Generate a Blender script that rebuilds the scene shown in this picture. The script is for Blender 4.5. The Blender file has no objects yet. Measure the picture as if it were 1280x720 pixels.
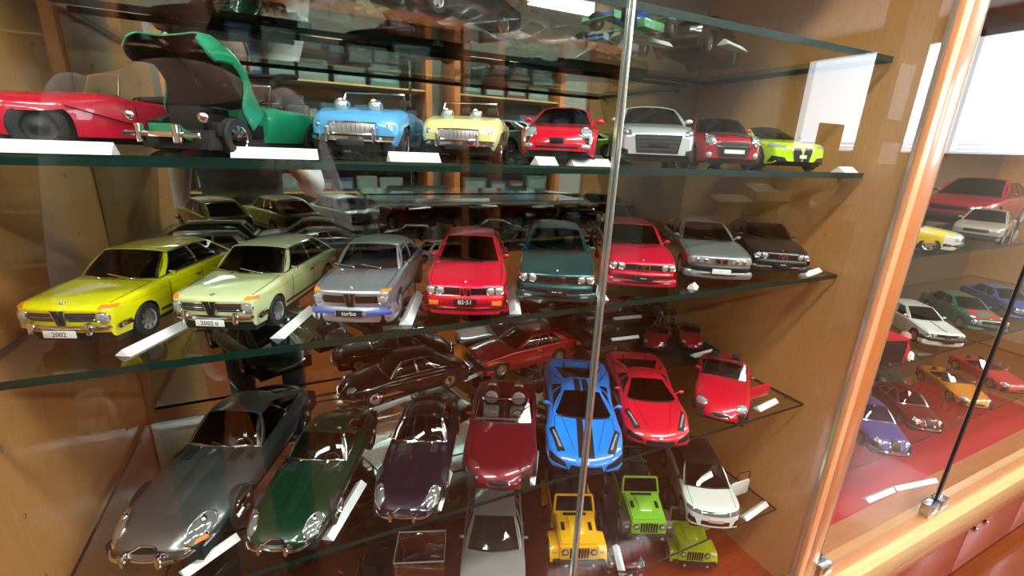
import bpy, bmesh, math, random
import numpy as np
from mathutils import Vector, Matrix
from mathutils.bvhtree import BVHTree

# ---------------------------------------------------------------- camera, light, exposure
random.seed(4)
SC = bpy.context.scene
COL = SC.collection
D = 0.47            # distance from the eye to the front edge of the shelves (m)
EYE = 1.35          # eye height (m)
def W(x, y, z):     # cabinet units (eye at the origin, y into the cabinet) -> metres
    return Vector((x*D, y*D, EYE + z*D))
cam_d = bpy.data.cameras.new('camera'); cam = bpy.data.objects.new('camera', cam_d); COL.objects.link(cam)
cam_d.sensor_fit = 'HORIZONTAL'; cam_d.sensor_width = 36.0; cam_d.lens = 36.0*568.0/1280.0
cam_d.clip_start = 0.02; cam_d.clip_end = 60
R = Matrix(((0.9053, 0.0909, -0.4150), (-0.4230, 0.2834, -0.8607), (0.0394, 0.9546, 0.2951)))
# columns: camera right / up / back in world axes
q = R.to_quaternion(); q.normalize()
cam.matrix_world = Matrix.Translation((0, 0, EYE)) @ q.to_matrix().to_4x4()
SC.camera = cam
SC.view_settings.view_transform = 'Standard'; SC.view_settings.look = 'None'
SC.view_settings.gamma = 1; SC.view_settings.use_curve_mapping = False
SC.view_settings.exposure = 0.42
try:
    SC.cycles.max_bounces = 12; SC.cycles.transparent_max_bounces = 24; SC.cycles.use_denoising = True
    SC.cycles.glossy_bounces = 5; SC.cycles.diffuse_bounces = 3; SC.cycles.sample_clamp_indirect = 6
    SC.cycles.caustics_reflective = False
except Exception: pass
wd = bpy.data.worlds.new('world'); SC.world = wd; wd.use_nodes = True
wd.node_tree.nodes['Background'].inputs[0].default_value = (.82, .9, 1, 1)
wd.node_tree.nodes['Background'].inputs[1].default_value = 6.0
def area(name, loc, rot, sx, sy, power, col=(1, 1, 1)):
    l = bpy.data.lights.new(name, 'AREA'); l.shape = 'RECTANGLE'; l.size = sx; l.size_y = sy; l.energy = power; l.color = col
    o = bpy.data.objects.new(name, l); COL.objects.link(o); o.location = loc; o.rotation_euler = rot
    return o
# ceiling fittings of the shop aisle and one added at the right (their own tubes are built below as ceiling_light)
CEIL = 2.55
LIGHTS = [(-.9, -.22), (.75, -.22), (2.4, -.22), (4.0, -.30), (-.9, -1.9), (.75, -1.9), (2.4, -1.9)]  # fourth of the near row is added to brighten the pillar notices
for lx, ly in LIGHTS:
    area('tube_glow', (lx, ly, CEIL-.10), (0, 0, 0), 1.15, .14, 17 if ly > -1 else 20, (.95, 1, .96))
area('window_daylight', (5.12, -1.75, 1.9), (0, math.radians(90), 0), 0.9, 1.9, 16, (.9, .95, 1))

# ---------------------------------------------------------------- materials
MATS = {}
def principled(name, col, rough=.5, metal=0., coat=0., trans=None, ior=1.45, emit=None, estr=0, spec=.5):
    if name in MATS: return MATS[name]
    m = bpy.data.materials.new(name); m.use_nodes = True
    b = m.node_tree.nodes['Principled BSDF']
    b.inputs['Base Color'].default_value = (*col, 1); b.inputs['Roughness'].default_value = rough
    b.inputs['Metallic'].default_value = metal; b.inputs['Coat Weight'].default_value = coat
    b.inputs['Coat Roughness'].default_value = .04; b.inputs['IOR'].default_value = ior
    b.inputs['Specular IOR Level'].default_value = spec
    if emit:
        b.inputs['Emission Color'].default_value = (*emit, 1); b.inputs['Emission Strength'].default_value = estr
    MATS[name] = m
    return m
def paint(col, metal=.0, rough=.32):
    return principled('car_paint_%02x%02x%02x_%d' % (*[int(c*255) for c in col], metal*10), col, rough, metal, 1.0)
def pane_mat(name, tint=(1, 1, 1), base=.045, rough=0., power=5.0, gcol=(1, 1, 1)):
    """thin pane: clear with a mirror reflection that grows towards grazing"""
    if name in MATS: return MATS[name]
    m = bpy.data.materials.new(name); m.use_nodes = True; t = m.node_tree; t.nodes.clear()
    out = t.nodes.new('ShaderNodeOutputMaterial'); mix = t.nodes.new('ShaderNodeMixShader')
    tr = t.nodes.new('ShaderNodeBsdfTransparent'); gl = t.nodes.new('ShaderNodeBsdfGlossy')
    tr.inputs[0].default_value = (*tint, 1); gl.inputs[0].default_value = (*gcol, 1); gl.inputs['Roughness'].default_value = rough
    lw = t.nodes.new('ShaderNodeLayerWeight'); lw.inputs[0].default_value = .5
    p = t.nodes.new('ShaderNodeMath'); p.operation = 'POWER'; p.inputs[1].default_value = power
    ma = t.nodes.new('ShaderNodeMath'); ma.operation = 'MULTIPLY_ADD'; ma.inputs[1].default_value = 1-base; ma.inputs[2].default_value = base
    t.links.new(lw.outputs['Facing'], p.inputs[0]); t.links.new(p.outputs[0], ma.inputs[0]); t.links.new(ma.outputs[0], mix.inputs[0])
    t.links.new(tr.outputs[0], mix.inputs[1]); t.links.new(gl.outputs[0], mix.inputs[2]); t.links.new(mix.outputs[0], out.inputs[0])
    MATS[name] = m
    return m
def wood(name, c1, c2, rough=.35, scale=1.0, axis='z', coat=.2):
    if name in MATS: return MATS[name]
    m = principled(name, c1, rough, coat=coat); t = m.node_tree; b = t.nodes['Principled BSDF']
    tc = t.nodes.new('ShaderNodeTexCoord'); mp = t.nodes.new('ShaderNodeMapping')
    s = [26*scale]*3; s['xyz'.index(axis)] = 1.6*scale; mp.inputs['Scale'].default_value = s
    n = t.nodes.new('ShaderNodeTexNoise'); n.inputs['Scale'].default_value = 1.0; n.inputs['Detail'].default_value = 6; n.inputs['Distortion'].default_value = .6
    r = t.nodes.new('ShaderNodeValToRGB'); r.color_ramp.elements[0].position = .3; r.color_ramp.elements[1].position = .72
    r.color_ramp.elements[0].color = (*c1, 1); r.color_ramp.elements[1].color = (*c2, 1)
    t.links.new(tc.outputs['Object'], mp.inputs[0]); t.links.new(mp.outputs[0], n.inputs[0]); t.links.new(n.outputs[0], r.inputs[0]); t.links.new(r.outputs[0], b.inputs['Base Color'])
    return m
def mottled(name, c1, c2, rough=.5, scale=8, coat=0, metal=0):
    if name in MATS: return MATS[name]
    m = principled(name, c1, rough, metal, coat); t = m.node_tree; b = t.nodes['Principled BSDF']
    tc = t.nodes.new('ShaderNodeTexCoord'); n = t.nodes.new('ShaderNodeTexNoise'); n.inputs['Scale'].default_value = scale; n.inputs['Detail'].default_value = 4
    r = t.nodes.new('ShaderNodeValToRGB'); r.color_ramp.elements[0].position = .35; r.color_ramp.elements[1].position = .68
    r.color_ramp.elements[0].color = (*c1, 1); r.color_ramp.elements[1].color = (*c2, 1)
    t.links.new(tc.outputs['Object'], n.inputs[0]); t.links.new(n.outputs[0], r.inputs[0]); t.links.new(r.outputs[0], b.inputs['Base Color'])
    return m
CHROME = principled('chrome', (.82, .83, .84), .12, 1.0)
BLACK = principled('black_plastic', (.012, .012, .013), .4)
TYRE = principled('tyre_rubber', (.016, .016, .017), .65)
ALLOY = principled('alloy', (.6, .61, .62), .3, .9)
DARKIN = principled('dark_interior', (.02, .018, .017), .7)
LENS = principled('lamp_lens', (.50, .55, .57), .10, .45, 1.0)
SMOKE = principled('smoked_lens', (.16, .18, .2), .06, .3, 1.0)
AMBER = principled('amber_lens', (.9, .25, .03), .2, 0, 1.0)
REDLENS = principled('red_lens', (.5, .02, .02), .2, 0, 1.0)
CARGLASS = pane_mat('car_glass', (.42, .45, .46), .055)
DARKGLASS = pane_mat('dark_car_glass', (.035, .04, .043), .04)
CLEARGLASS = pane_mat('clear_car_glass', (.86, .9, .9), .09)
ACRYLIC = pane_mat('clear_acrylic', (.93, .95, .95), .07)
PAPER = mottled('card_paper', (.86, .88, .86), (.94, .95, .93), .55, 40)
PLATE_W = principled('plate_white', (.8, .8, .76), .4); PLATE_B = principled('plate_black', (.015, .015, .02), .4)
BEIGE = principled('beige_leather', (.50, .36, .24), .55); GREYL = principled('grey_leather', (.44, .40, .36), .55)
BLACKL = principled('black_leather', (.03, .028, .027), .5)

# ---------------------------------------------------------------- mesh helpers
def link(name, verts, faces, mat, parent=None, smooth=True, angle=38, recalc=False):
    me = bpy.data.meshes.new(name); me.from_pydata([tuple(v) for v in verts], [], faces)
    if recalc:
        bm = bmesh.new(); bm.from_mesh(me); bmesh.ops.recalc_face_normals(bm, faces=bm.faces[:]); bm.to_mesh(me); bm.free()
    me.materials.append(mat)
    if smooth:
        me.shade_smooth()
        me.set_sharp_from_angle(angle=math.radians(angle))
    me.update()
    o = bpy.data.objects.new(name, me); COL.objects.link(o)
    if parent: o.parent = parent
    return o
def thing(name, label, cat, loc=(0, 0, 0), rz=0, group=None):
    o = bpy.data.objects.new(name, None); o.empty_display_size = .02; COL.objects.link(o)
    o.location = loc; o.rotation_euler = (0, 0, math.radians(rz)); o['label'] = label; o['category'] = cat
    if group: o['group'] = group
    return o
def tag(o, label, cat, group=None):
    o['label'] = label; o['category'] = cat
    if group: o['group'] = group
    return o
def struct(o, label=None):
    o['kind'] = 'structure'
    if label: o['label'] = label
    return o
class MB:
    def __init__(s): s.v = []; s.f = []
    def add(s, vs, fs, M=None):
        n = len(s.v)
        for p in vs:
            p = Vector(p); s.v.append(M @ p if M else p)
        s.f += [tuple(i+n for i in f) for f in fs]; return s
    def box(s, x0, x1, y0, y1, z0, z1, bev=0, M=None):
        if bev <= 0:
            vs = [(x, y, z) for z in (z0, z1) for y in (y0, y1) for x in (x0, x1)]
            fs = [(0, 2, 3, 1), (4, 5, 7, 6), (0, 1, 5, 4), (2, 6, 7, 3), (0, 4, 6, 2), (1, 3, 7, 5)]
            return s.add(vs, fs, M)
        bm = bmesh.new(); bmesh.ops.create_cube(bm, size=1)
        for v in bm.verts: v.co = Vector(((x0+x1)/2+v.co.x*(x1-x0), (y0+y1)/2+v.co.y*(y1-y0), (z0+z1)/2+v.co.z*(z1-z0)))
        bmesh.ops.bevel(bm, geom=bm.edges[:], offset=bev, segments=2, affect='EDGES', profile=.6)
        bm.verts.index_update(); vs = [v.co.copy() for v in bm.verts]; fs = [tuple(v.index for v in f.verts) for f in bm.faces]; bm.free()
        return s.add(vs, fs, M)
    def tube(s, pts, r, n=8, cap=True, M=None, close=False):
        pts = [Vector(p) for p in pts]; m = len(pts); rings = []
        for i, p in enumerate(pts):
            a = pts[(i-1) % m] if (i > 0 or close) else p; b = pts[(i+1) % m] if (i < m-1 or close) else p
            d = (b-a).normalized(); up = Vector((0, 0, 1)) if abs(d.z) < .95 else Vector((1, 0, 0))
            u = d.cross(up).normalized(); w = u.cross(d)
            rr = r[i] if isinstance(r, (list, tuple)) else r
            rings.append([p + rr*(math.cos(2*math.pi*k/n)*u + math.sin(2*math.pi*k/n)*w) for k in range(n)])
        vs = [v for g in rings for v in g]; fs = []
        for i in range(m if close else m-1):
            j = (i+1) % m
            for k in range(n): fs.append((i*n+k, i*n+(k+1) % n, j*n+(k+1) % n, j*n+k))
        if cap and not close: fs.append(tuple(range(n))[::-1]); fs.append(tuple((m-1)*n+k for k in range(n)))
        return s.add(vs, fs, M)
    def lathe(s, prof, n=24, axis='x', M=None, close=False):
        """profile of (along, radius) turned about the axis"""
        vs = []
        for a, r in prof:
            for k in range(n):
                t = 2*math.pi*k/n; c, q = r*math.cos(t), r*math.sin(t)
                vs.append({'x': (a, c, q), 'y': (q, a, c), 'z': (c, q, a)}[axis])
        fs = []; m = len(prof)
        for i in range(m if close else m-1):
            j = (i+1) % m
            for k in range(n): fs.append((i*n+k, i*n+(k+1) % n, j*n+(k+1) % n, j*n+k))
        return s.add(vs, fs, M)
    def grid(s, G, M=None):
        a = len(G); b = len(G[0]); vs = [p for row in G for p in row]
        fs = [(i*b+j, i*b+j+1, (i+1)*b+j+1, (i+1)*b+j) for i in range(a-1) for j in range(b-1)]
        return s.add(vs, fs, M)
    def shell(s, G, H):
        """closed slab between the grids G (outer) and H (inner)"""
        a = len(G); b = len(G[0]); n = a*b
        vs = [p for row in G for p in row] + [p for row in H for p in row]; fs = []
        for i in range(a-1):
            for j in range(b-1):
                q = (i*b+j, i*b+j+1, (i+1)*b+j+1, (i+1)*b+j); fs.append(q); fs.append(tuple(x+n for x in q[::-1]))
        ring = [j for j in range(b)] + [i*b+b-1 for i in range(1, a)] + [(a-1)*b+j for j in range(b-2, -1, -1)] + [i*b for i in range(a-2, 0, -1)]
        for k in range(len(ring)):
            p, q = ring[k], ring[(k+1) % len(ring)]; fs.append((q, p, p+n, q+n))
        return s.add(vs, fs)
    def build(s, name, mat, parent=None, scale=1.0, smooth=True, angle=38, recalc=False):
        if scale != 1.0: s.v = [Vector(p)*scale for p in s.v]
        return link(name, s.v, s.f, mat, parent, smooth, angle, recalc)
def text_mesh(name, body, size, extrude, mat, parent, loc, rot):
    cu = bpy.data.curves.new(name, 'FONT'); cu.body = body; cu.size = size; cu.align_x = 'CENTER'; cu.align_y = 'CENTER'; cu.extrude = extrude; cu.resolution_u = 2
    t = bpy.data.objects.new(name, cu); COL.objects.link(t); bpy.context.view_layer.update()
    me = bpy.data.meshes.new_from_object(t.evaluated_get(bpy.context.evaluated_depsgraph_get())); bpy.data.objects.remove(t); bpy.data.curves.remove(cu)
    me.name = name; me.materials.clear(); me.materials.append(mat)
    o = bpy.data.objects.new(name, me); COL.objects.link(o); o.parent = parent; o.location = loc; o.rotation_euler = rot
    return o
ORD = ['first', 'second', 'third', 'fourth', 'fifth', 'sixth', 'seventh', 'eighth', 'ninth', 'tenth', 'eleventh', 'twelfth', 'thirteenth', 'fourteenth']
def lerp(a, b, t): return a + (b-a)*t
# ---------------------------------------------------------------- the model cars
# local frame of a car, in metres of the full-size car: X to the side, Y from the nose (0) to the tail (L), Z up
WHEELS = {}
def wheel_mesh(r, w, style, n=24):
    key = (round(r, 3), round(w, 3), style)
    if key in WHEELS: return WHEELS[key]
    t = MB().lathe([(-w/2, r*.62), (-w/2, r*.93), (-w*.38, r), (w*.38, r), (w/2, r*.93), (w/2, r*.62), (w*.3, r*.6), (-w*.3, r*.6)], n, close=True)
    m = MB()
    if style == 'cap':
        m.lathe([(w*.42, r*.63), (w*.5, r*.60), (w*.40, r*.5), (w*.42, r*.30), (w*.56, r*.18), (w*.6, 0.001)], n)
    elif style == 'wire':
        m.lathe([(w*.42, r*.64), (w*.5, r*.61), (w*.3, r*.52), (w*.3, r*.5)], n)
        for k in range(16):
            a = 2*math.pi*k/16
            m.tube([(w*.28, r*.55*math.cos(a), r*.55*math.sin(a)), (w*.5, r*.1*math.cos(a+.5), r*.1*math.sin(a+.5))], r*.018, 4)
        m.lathe([(w*.2, r*.13), (w*.6, r*.11), (w*.62, .001)], 10)
    else:
        ns = {'five': 5, 'ten': 10, 'cross': 14, 'steel': 8}[style]
        m.lathe([(w*.38, r*.66), (w*.5, r*.62), (w*.42, r*.56), (w*.1, r*.55)], n)
        wd = {'five': .16, 'ten': .075, 'cross': .05, 'steel': .12}[style]*r
        for k in range(ns):
            a = 2*math.pi*k/ns; M = Matrix.Rotation(a, 4, 'X')
            m.box(w*.30, w*.44, -wd, wd, r*.08, r*.58, 0, M)
        m.lathe([(w*.3, r*.17), (w*.46, r*.15), (w*.48, .001)], 12)
    WHEELS[key] = (t, m)
    return WHEELS[key]
def sm(L, pts):
    xs = np.linspace(0, L, 401); y = np.interp(xs, [p[0] for p in pts], [p[1] for p in pts])
    k = 13; pad = np.concatenate([2*y[0]-y[k:0:-1], y, 2*y[-1]-y[-2:-k-2:-1]]); ker = np.hanning(2*k+1); ker /= ker.sum()
    y2 = np.convolve(pad, ker, 'valid')
    return lambda x: float(np.interp(x, xs, y2))
def s_tr(c, x): return c.s.get('track') or c.w(x)
class Car:
    def __init__(c, name, label, loc, rz, s, group=None, scale=1/18.0, cat='model car', pitch=0):
        c.s = s; L = c.L = s['L']; c.k = scale
        c.root = thing(name, label, cat, loc, rz, group)
        if pitch: c.root.rotation_euler.x = math.radians(pitch)
        c.top = sm(L, s['top']); c.w = sm(L, s['plan']); c.bot = s.get('bot', .2)
        c.drop = sm(L, s['drop']) if isinstance(s.get('drop', .08), list) else (lambda x, d=s.get('drop', .08): d)
        c.pw = s.get('pw', 3.0); c.nr = s.get('nose', (.25, .12, .10)); c.tr = s.get('tail', (.2, .08, .08))
        c.bow = s.get('bow', .12); c.tbow = s.get('tbow', .06); c.rake = s.get('rake', 0.0)
        c.hw = max(p[1] for p in s['plan']); c.rid = s.get('ridge')
        c.paint = paint(s['col'], s.get('metal', 0.)); c.glass = s.get('glass', CARGLASS)
        c.axles = s['axles']; c.wr = s['wr']
        c.body()
    def section(c, x):
        L = c.L; nl, nw, nz = c.nr; tl, tw, tz = c.tr
        f = lambda d, l: 1-math.sqrt(max(0, 1-(1-min(d/l, 1))**2))
        a, b = f(x, nl), f(L-x, tl)
        w = c.w(x)*(1-nw*a-tw*b); zt = c.top(x)-nz*a-tz*b; z0 = c.bot + .10*a + .12*b
        zs = max(zt-c.drop(x), z0+.12)
        for xc in c.axles:
            ra = c.wr*c.s.get('arch', 1.14)
            if abs(x-xc) < ra: z0 = max(z0, c.wr*1.0+math.sqrt(ra*ra-(x-xc)**2))
        z0 = min(z0, zs-.04)
        return w, z0, zs, max(zt, zs+.01)
    def pt(c, x, j):
        """j: 0..1 up the side, 1..2 over the top to the centre line"""
        w, z0, zs, zt = c.section(x)
        flare = 0
        for xc in c.axles: flare = max(flare, c.s.get('flare', .02)*math.exp(-((x-xc)/(c.wr*1.15))**2))
        if j <= 1:
            z = z0+(zs-z0)*j; zn = (z-c.bot)/(max(zs, .5)-c.bot); y = w*(1-c.s.get('tuck', .07)*(1-zn)**2-.03*zn**3)+flare
        else:
            k = 2-j; y = (w*.97+flare)*k; z = zs+(zt-zs)*(1-k**c.pw)**(1/c.pw)
            if c.rid: z += c.rid[0](x)*math.exp(-((k-c.rid[1])/c.rid[2])**2)
        d = min(1, x/(.16*c.L)); e = min(1, (c.L-x)/(.16*c.L))
        xx = x + (1-d)**1.5*(c.bow*(y/c.hw)**2 + c.rake*(z-.6)) - (1-e)**1.5*(c.tbow*(y/c.hw)**2)
        return Vector((y, xx, z))
    def body(c):
        L = c.L; xs = list(np.linspace(0, L, 34))+[L*t for t in (.002, .006, .012, .02, .985, .992, .998)]
        for xc in c.axles:
            ra = c.wr*c.s.get('arch', 1.14)
            xs += [xc+ra*math.cos(t) for t in np.linspace(0, math.pi, 13)]+[xc-ra*1.004, xc+ra*1.004]
        xs = sorted(set(round(float(x), 4) for x in xs if 0 <= x <= L))
        js = [0, .15, .35, .55, .75, .9, 1, 1.012, 1.035, 1.07, 1.12, 1.2, 1.32, 1.5, 1.7, 1.88]
        half = js; rows = []
        for x in xs:
            r = [c.pt(x, j) for j in half]; mid = [c.pt(x, 2)]
            rows.append(r + mid + [Vector((-p.x, p.y, p.z)) for p in r[::-1]])
        n = len(rows[0]); m = MB(); vs = [p for r in rows for p in r]; fs = []; deck = []
        cab = c.s.get('cabin'); hole = c.s.get('hole')
        for i in range(len(xs)-1):
            xm = (xs[i]+xs[i+1])/2
            for j in range(n-1):
                jj = min(j, n-2-j)
                f = (i*n+j, (i+1)*n+j, (i+1)*n+j+1, i*n+j+1)
                if hole and hole[0] < xm < hole[1] and jj >= 10: continue
                fs.append(f)
        for i, flip in ((0, True), (len(xs)-1, False)):   # nose and tail caps
            base = i*n; N = n//2; K = 10; cols = []
            for j in range(N):
                a, b = vs[base+j], vs[base+n-1-j]; row = []
                for k in range(K+1):
                    t = k/K; p = a.lerp(b, t)
                    bw = c.bow if i == 0 else -c.tbow
                    p.y = a.y + bw*((p.x/c.hw)**2-(a.x/c.hw)**2)
                    row.append(p)
                cols.append(row)
            cols.append([vs[base+N].copy() for _ in range(K+1)])
            st = len(vs); vs += [p for r in cols for p in r]
            for a in range(N):
                for b in range(K):
                    q = (st+a*(K+1)+b, st+a*(K+1)+b+1, st+(a+1)*(K+1)+b+1, st+(a+1)*(K+1)+b)
                    fs.append(q if flip else q[::-1])
        m.v = vs; m.f = fs
        c.bvh = BVHTree.FromPolygons([tuple(v) for v in vs], fs)
        c.off = Vector((0, -L/2, 0))
        c.body_o = c.put('body', m, c.paint, angle=50)
        # dark floor pan with the wheel wells
        u = MB(); w = c.hw*.80
        xa = [0.12*L*.5] + [v for xc in c.axles for v in (xc-c.wr*1.25, xc+c.wr*1.25)] + [L-.06*L]
        u.box(-w, w, .05*L, .95*L, .13, c.bot+.16); u.box(-w*.98, w*.98, .04*L, .3*L if hole else .3*L, .2, min(c.top(.1*L), c.top(.25*L))-.2)
        u.box(-w*.98, w*.98, .72*L, .96*L, .2, c.top(.93*L)-.22)
        c.put('floor_pan', u, DARKIN)
        st = c.s.get('rim', 'five')
        for xc in c.axles:
            for sd in (1, -1):
                ww = c.s.get('tw', .19); t, r = wheel_mesh(c.wr, ww, st)
                M = Matrix.Translation(((s_tr(c, xc)-ww*.52)*sd, xc-c.L/2, c.wr)) @ Matrix.Rotation(0 if sd > 0 else math.pi, 4, 'Z')
                tt = MB(); tt.v = [(M @ Vector(p))*c.k for p in t.v]; tt.f = list(t.f); wo = tt.build('wheel', TYRE, c.root)
                rr = MB(); rr.v = [(M @ Vector(p))*c.k for p in r.v]; rr.f = list(r.f); rr.build('rim', c.s.get('rimmat', ALLOY), wo)
    def put(c, name, m, mat, parent=None, smooth=True, angle=38, recalc=False):
        m.v = [(Vector(p)+c.off)*c.k for p in m.v]
        return link(name, m.v, m.f, mat, parent or c.root, smooth, angle, recalc)
    # -- projections on to the body
    def hit(c, a, b, d):
        if d == 'front': o, r = Vector((a, -1, b)), Vector((0, 1, 0))
        elif d == 'back': o, r = Vector((a, c.L+1, b)), Vector((0, -1, 0))
        elif d == 'top': o, r = Vector((a, b, 3)), Vector((0, 0, -1))
        elif d == 'right': o, r = Vector((3, a, b)), Vector((-1, 0, 0))
        else: o, r = Vector((-3, a, b)), Vector((1, 0, 0))
        h = c.bvh.ray_cast(o, r)
        if h[0] is None:
            o2 = Vector((a, 0, b)) if d == 'front' else Vector((a, c.L, b)) if d == 'back' else Vector((a, b, 1)) if d == 'top' else Vector((c.hw if d == 'right' else -c.hw, a, b))
            h = c.bvh.find_nearest(o2)
        nrm = h[1] if h[1].dot(r) < 0 else -h[1]
        return h[0], nrm
    def patch(c, name, fn, mat, d='front', nu=8, nv=3, eps=.012, th=.03, parent=None, bulge=0):
        """slab that follows the body; fn(u, v) gives the two coordinates across the direction d"""
        G = []; H = []
        for i in range(nv+1):
            g = []; h = []
            for j in range(nu+1):
                u, v = j/nu, i/nv; a, b = fn(u, v); p, n = c.hit(a, b, d)
                e = eps + bulge*(1-(2*u-1)**2)*(1-(2*v-1)**2)
                g.append(p+n*e); h.append(p-n*th)
            G.append(g); H.append(h)
        m = MB(); m.shell(G, H)
        return c.put(name, m, mat, parent, recalc=True)
    def rect(c, name, a0, a1, b0, b1, mat, d='front', **kw):
        return c.patch(name, lambda u, v: (lerp(a0, a1, u), lerp(b0, b1, v)), mat, d, **kw)
    def quad(c, name, P, mat, d='front', **kw):
        P = [Vector(p) for p in P]
        def fn(u, v):
            q = P[0].lerp(P[1], u).lerp(P[3].lerp(P[2], u), v); return q.x, q.y
        return c.patch(name, fn, mat, d, **kw)
    def disc(c, name, a, b, ra, rb, mat, d='front', eps=.012, th=.03, bulge=.03, rot=0, n=16, parent=None, ring=None, lname='lamp_ring'):
        cen, n0 = c.hit(a, b, d); G = []; vs = []; K = 4
        for i in range(K+1):
            r = max(i/K, .001)
            for k in range(n):
                t = 2*math.pi*k/n; x, y = ra*r*math.cos(t), rb*r*math.sin(t)
                x, y = x*math.cos(rot)-y*math.sin(rot), x*math.sin(rot)+y*math.cos(rot)
                p, nn = c.hit(a+x, b+y, d); vs.append(p+n0*(eps+bulge*math.sqrt(max(0, 1-r*r))))
        for k in range(n): vs.append(vs[K*n+k]-n0*(eps+th))
        m = MB(); fs = [(i*n+k, i*n+(k+1) % n, (i+1)*n+(k+1) % n, (i+1)*n+k) for i in range(K+1) for k in range(n)]
        m.v = vs; m.f = fs
        edge = [vs[K*n+k].copy() for k in range(n)]
        o = c.put(name, m, mat, parent, recalc=True)
        if ring:
            rm = MB(); rm.tube([p+n0*.004 for p in edge], ring, 6, close=True); c.put(lname, rm, c.s.get('ringmat', CHROME), o)
        return o
    def bar(c, name, z, h, dep, mat, d='front', wrap=.0, inset=.04, half=None, out=.03, n=14):
        """bumper bar swept across the nose or tail and back along the flanks"""
        hw = half or c.hw*.985; pts = []
        L = c.L
        for i in range(n+1):
            a = -hw*.96+2*hw*.96*i/n; p, _ = c.hit(a, z, d); pts.append(Vector((p.x, p.y+(-out if d == 'front' else out), z)))
        if wrap:
            for k in (.3, .65, 1):
                x = wrap*k if d == 'front' else L-wrap*k
                x += .05 if d == 'front' else -.05
                for sd in (1, -1):
                    w = c.w(x)+.02
                    q = Vector((sd*(w), x, z))
                    if sd > 0: pts.append(q)
                    else: pts.insert(0, q)
        m = MB(); N = len(pts); R_ = []
        prof = [(0, -h/2), (.6, -h/2), (1, -h*.25), (1, h*.25), (.6, h/2), (0, h/2)]
        for i, p in enumerate(pts):
            a = pts[max(0, i-1)]; b = pts[min(N-1, i+1)]; t = (b-a); t.z = 0; t.normalize(); nn = Vector((t.y, -t.x, 0))
            if d != 'front': nn = -nn
            R_.append([p+nn*(dep*(q[0]-.6))+Vector((0, 0, q[1])) for q in prof])
        K = len(prof); vs = [v for r in R_ for v in r]
        fs = [(i*K+k, i*K+(k+1) % K, (i+1)*K+(k+1) % K, (i+1)*K+k) for i in range(N-1) for k in range(K)]
        fs += [tuple(range(K)), tuple((N-1)*K+k for k in range(K))[::-1]]
        m.v = vs; m.f = fs
        return c.put(name, m, mat, recalc=True)
    def plate(c, z, w, h, mat, y=0, txt=None, tcol=None, size=.09, out=.06, d='front', sep=True):
        p, _ = c.hit(y, z, d); s = -1 if d == 'front' else 1
        m = MB().box(y-w/2, y+w/2, p.y+s*out-.012, p.y+s*out+.012, z-h/2, z+h/2, .006)
        m.box(y-w/4, y+w/4, min(p.y, p.y+s*out), max(p.y, p.y+s*out)+.02, z-h/4, z+h/4)
        o = c.put('number_plate', m, mat)
        if txt:
            text_mesh('plate_lettering', txt, size*c.k*1.25, .002*c.k, tcol or BLACK, o, (Vector((y, p.y+s*(out+.014), z))+c.off)*c.k, (math.radians(90), 0, 0 if d == 'front' else math.pi))
        return o
    # -- greenhouse
    def belt(c, x, f=.90):
        p = c.pt(x, 2-f); return p
    def cabin(c, pillar=.05, cw=.12, bp=(.48,), frame=None, interior=BLACKL, roofmat=None, rear=True, seats=True, sunroof=False, wheel_right=False):
        s = c.s; a, b, cc, d, rz, wr = s['cabin']; f = s.get('bf', .90); pm = c.paint; fm = frame or c.paint
        wr2 = s.get('wr2', wr*.95); crown = s.get('crown', .05)
        def ftop(u, t): # roof surface
            y = lerp(wr, wr2, t)*u; x = lerp(b, cc, t)-(.06*(1-u*u) if t < .5 else -.05*(1-u*u))*abs(1-2*t)
            return Vector((y, x, rz-crown-.012+crown*(1-abs(u)**2.5)-s.get('fall', .03)*(2*t-.7)**2))
        def wind(u, v):
            p = c.pt(a-.14*(1-u*u), 2-f*abs(u)) if True else None
            p = Vector((math.copysign(abs(p.x), u), p.y, p.z)); q = ftop(u, 0); r = p.lerp(q, v); r.y -= .03*math.sin(math.pi*v); return r
        def back(u, v):
            p = c.pt(d+.10*(1-u*u), 2-f*abs(u)); p = Vector((math.copysign(abs(p.x), u), p.y, p.z)); q = ftop(u, 1); r = p.lerp(q, v); r.y += .03*math.sin(math.pi*v); return r
        def side(sd):
            def g(t, v):
                p = c.pt(lerp(a, d, t), 2-f); q = ftop(1, t); r = p.lerp(q, v); r.x += .035*math.sin(math.pi*v); r.x *= sd; return r
            return g
        def strip(name, fn, u0, u1, v0, v1, mat, e=.012, axis='y', sg=1, nu=3, nv=6, parent=None):
            G = [[fn(lerp(u0, u1, j/nu), lerp(v0, v1, i/nv)) for j in range(nu+1)] for i in range(nv+1)]
            o = Vector((sg*e, 0, 0)) if axis == 'x' else Vector((0, sg*e, 0)) if axis == 'y' else Vector((0, 0, sg*e))
            H = [[p-o*1.5 for p in r] for r in G]; G = [[p+o for p in r] for r in G]
            return c.put(name, MB_shell(G, H), mat, parent, recalc=True)
        def sheet(name, fn, mat, nu=10, nv=5):
            G = [[fn(lerp(0, 1, j/nu) if fn.__name__ == 'g' else lerp(-1, 1, j/nu), i/nv) for j in range(nu+1)] for i in range(nv+1)]
            m = MB(); m.grid(G); return c.put(name, m, mat)
        ws = sheet('windscreen', wind, c.glass)
        for sd in (-1, 1): strip('windscreen_frame', wind, sd*.93, sd*1.0, 0, 1, fm, parent=ws)
        strip('windscreen_frame', wind, -1, 1, 0, .05, fm if frame else BLACK, parent=ws, nu=10, nv=1)
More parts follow.
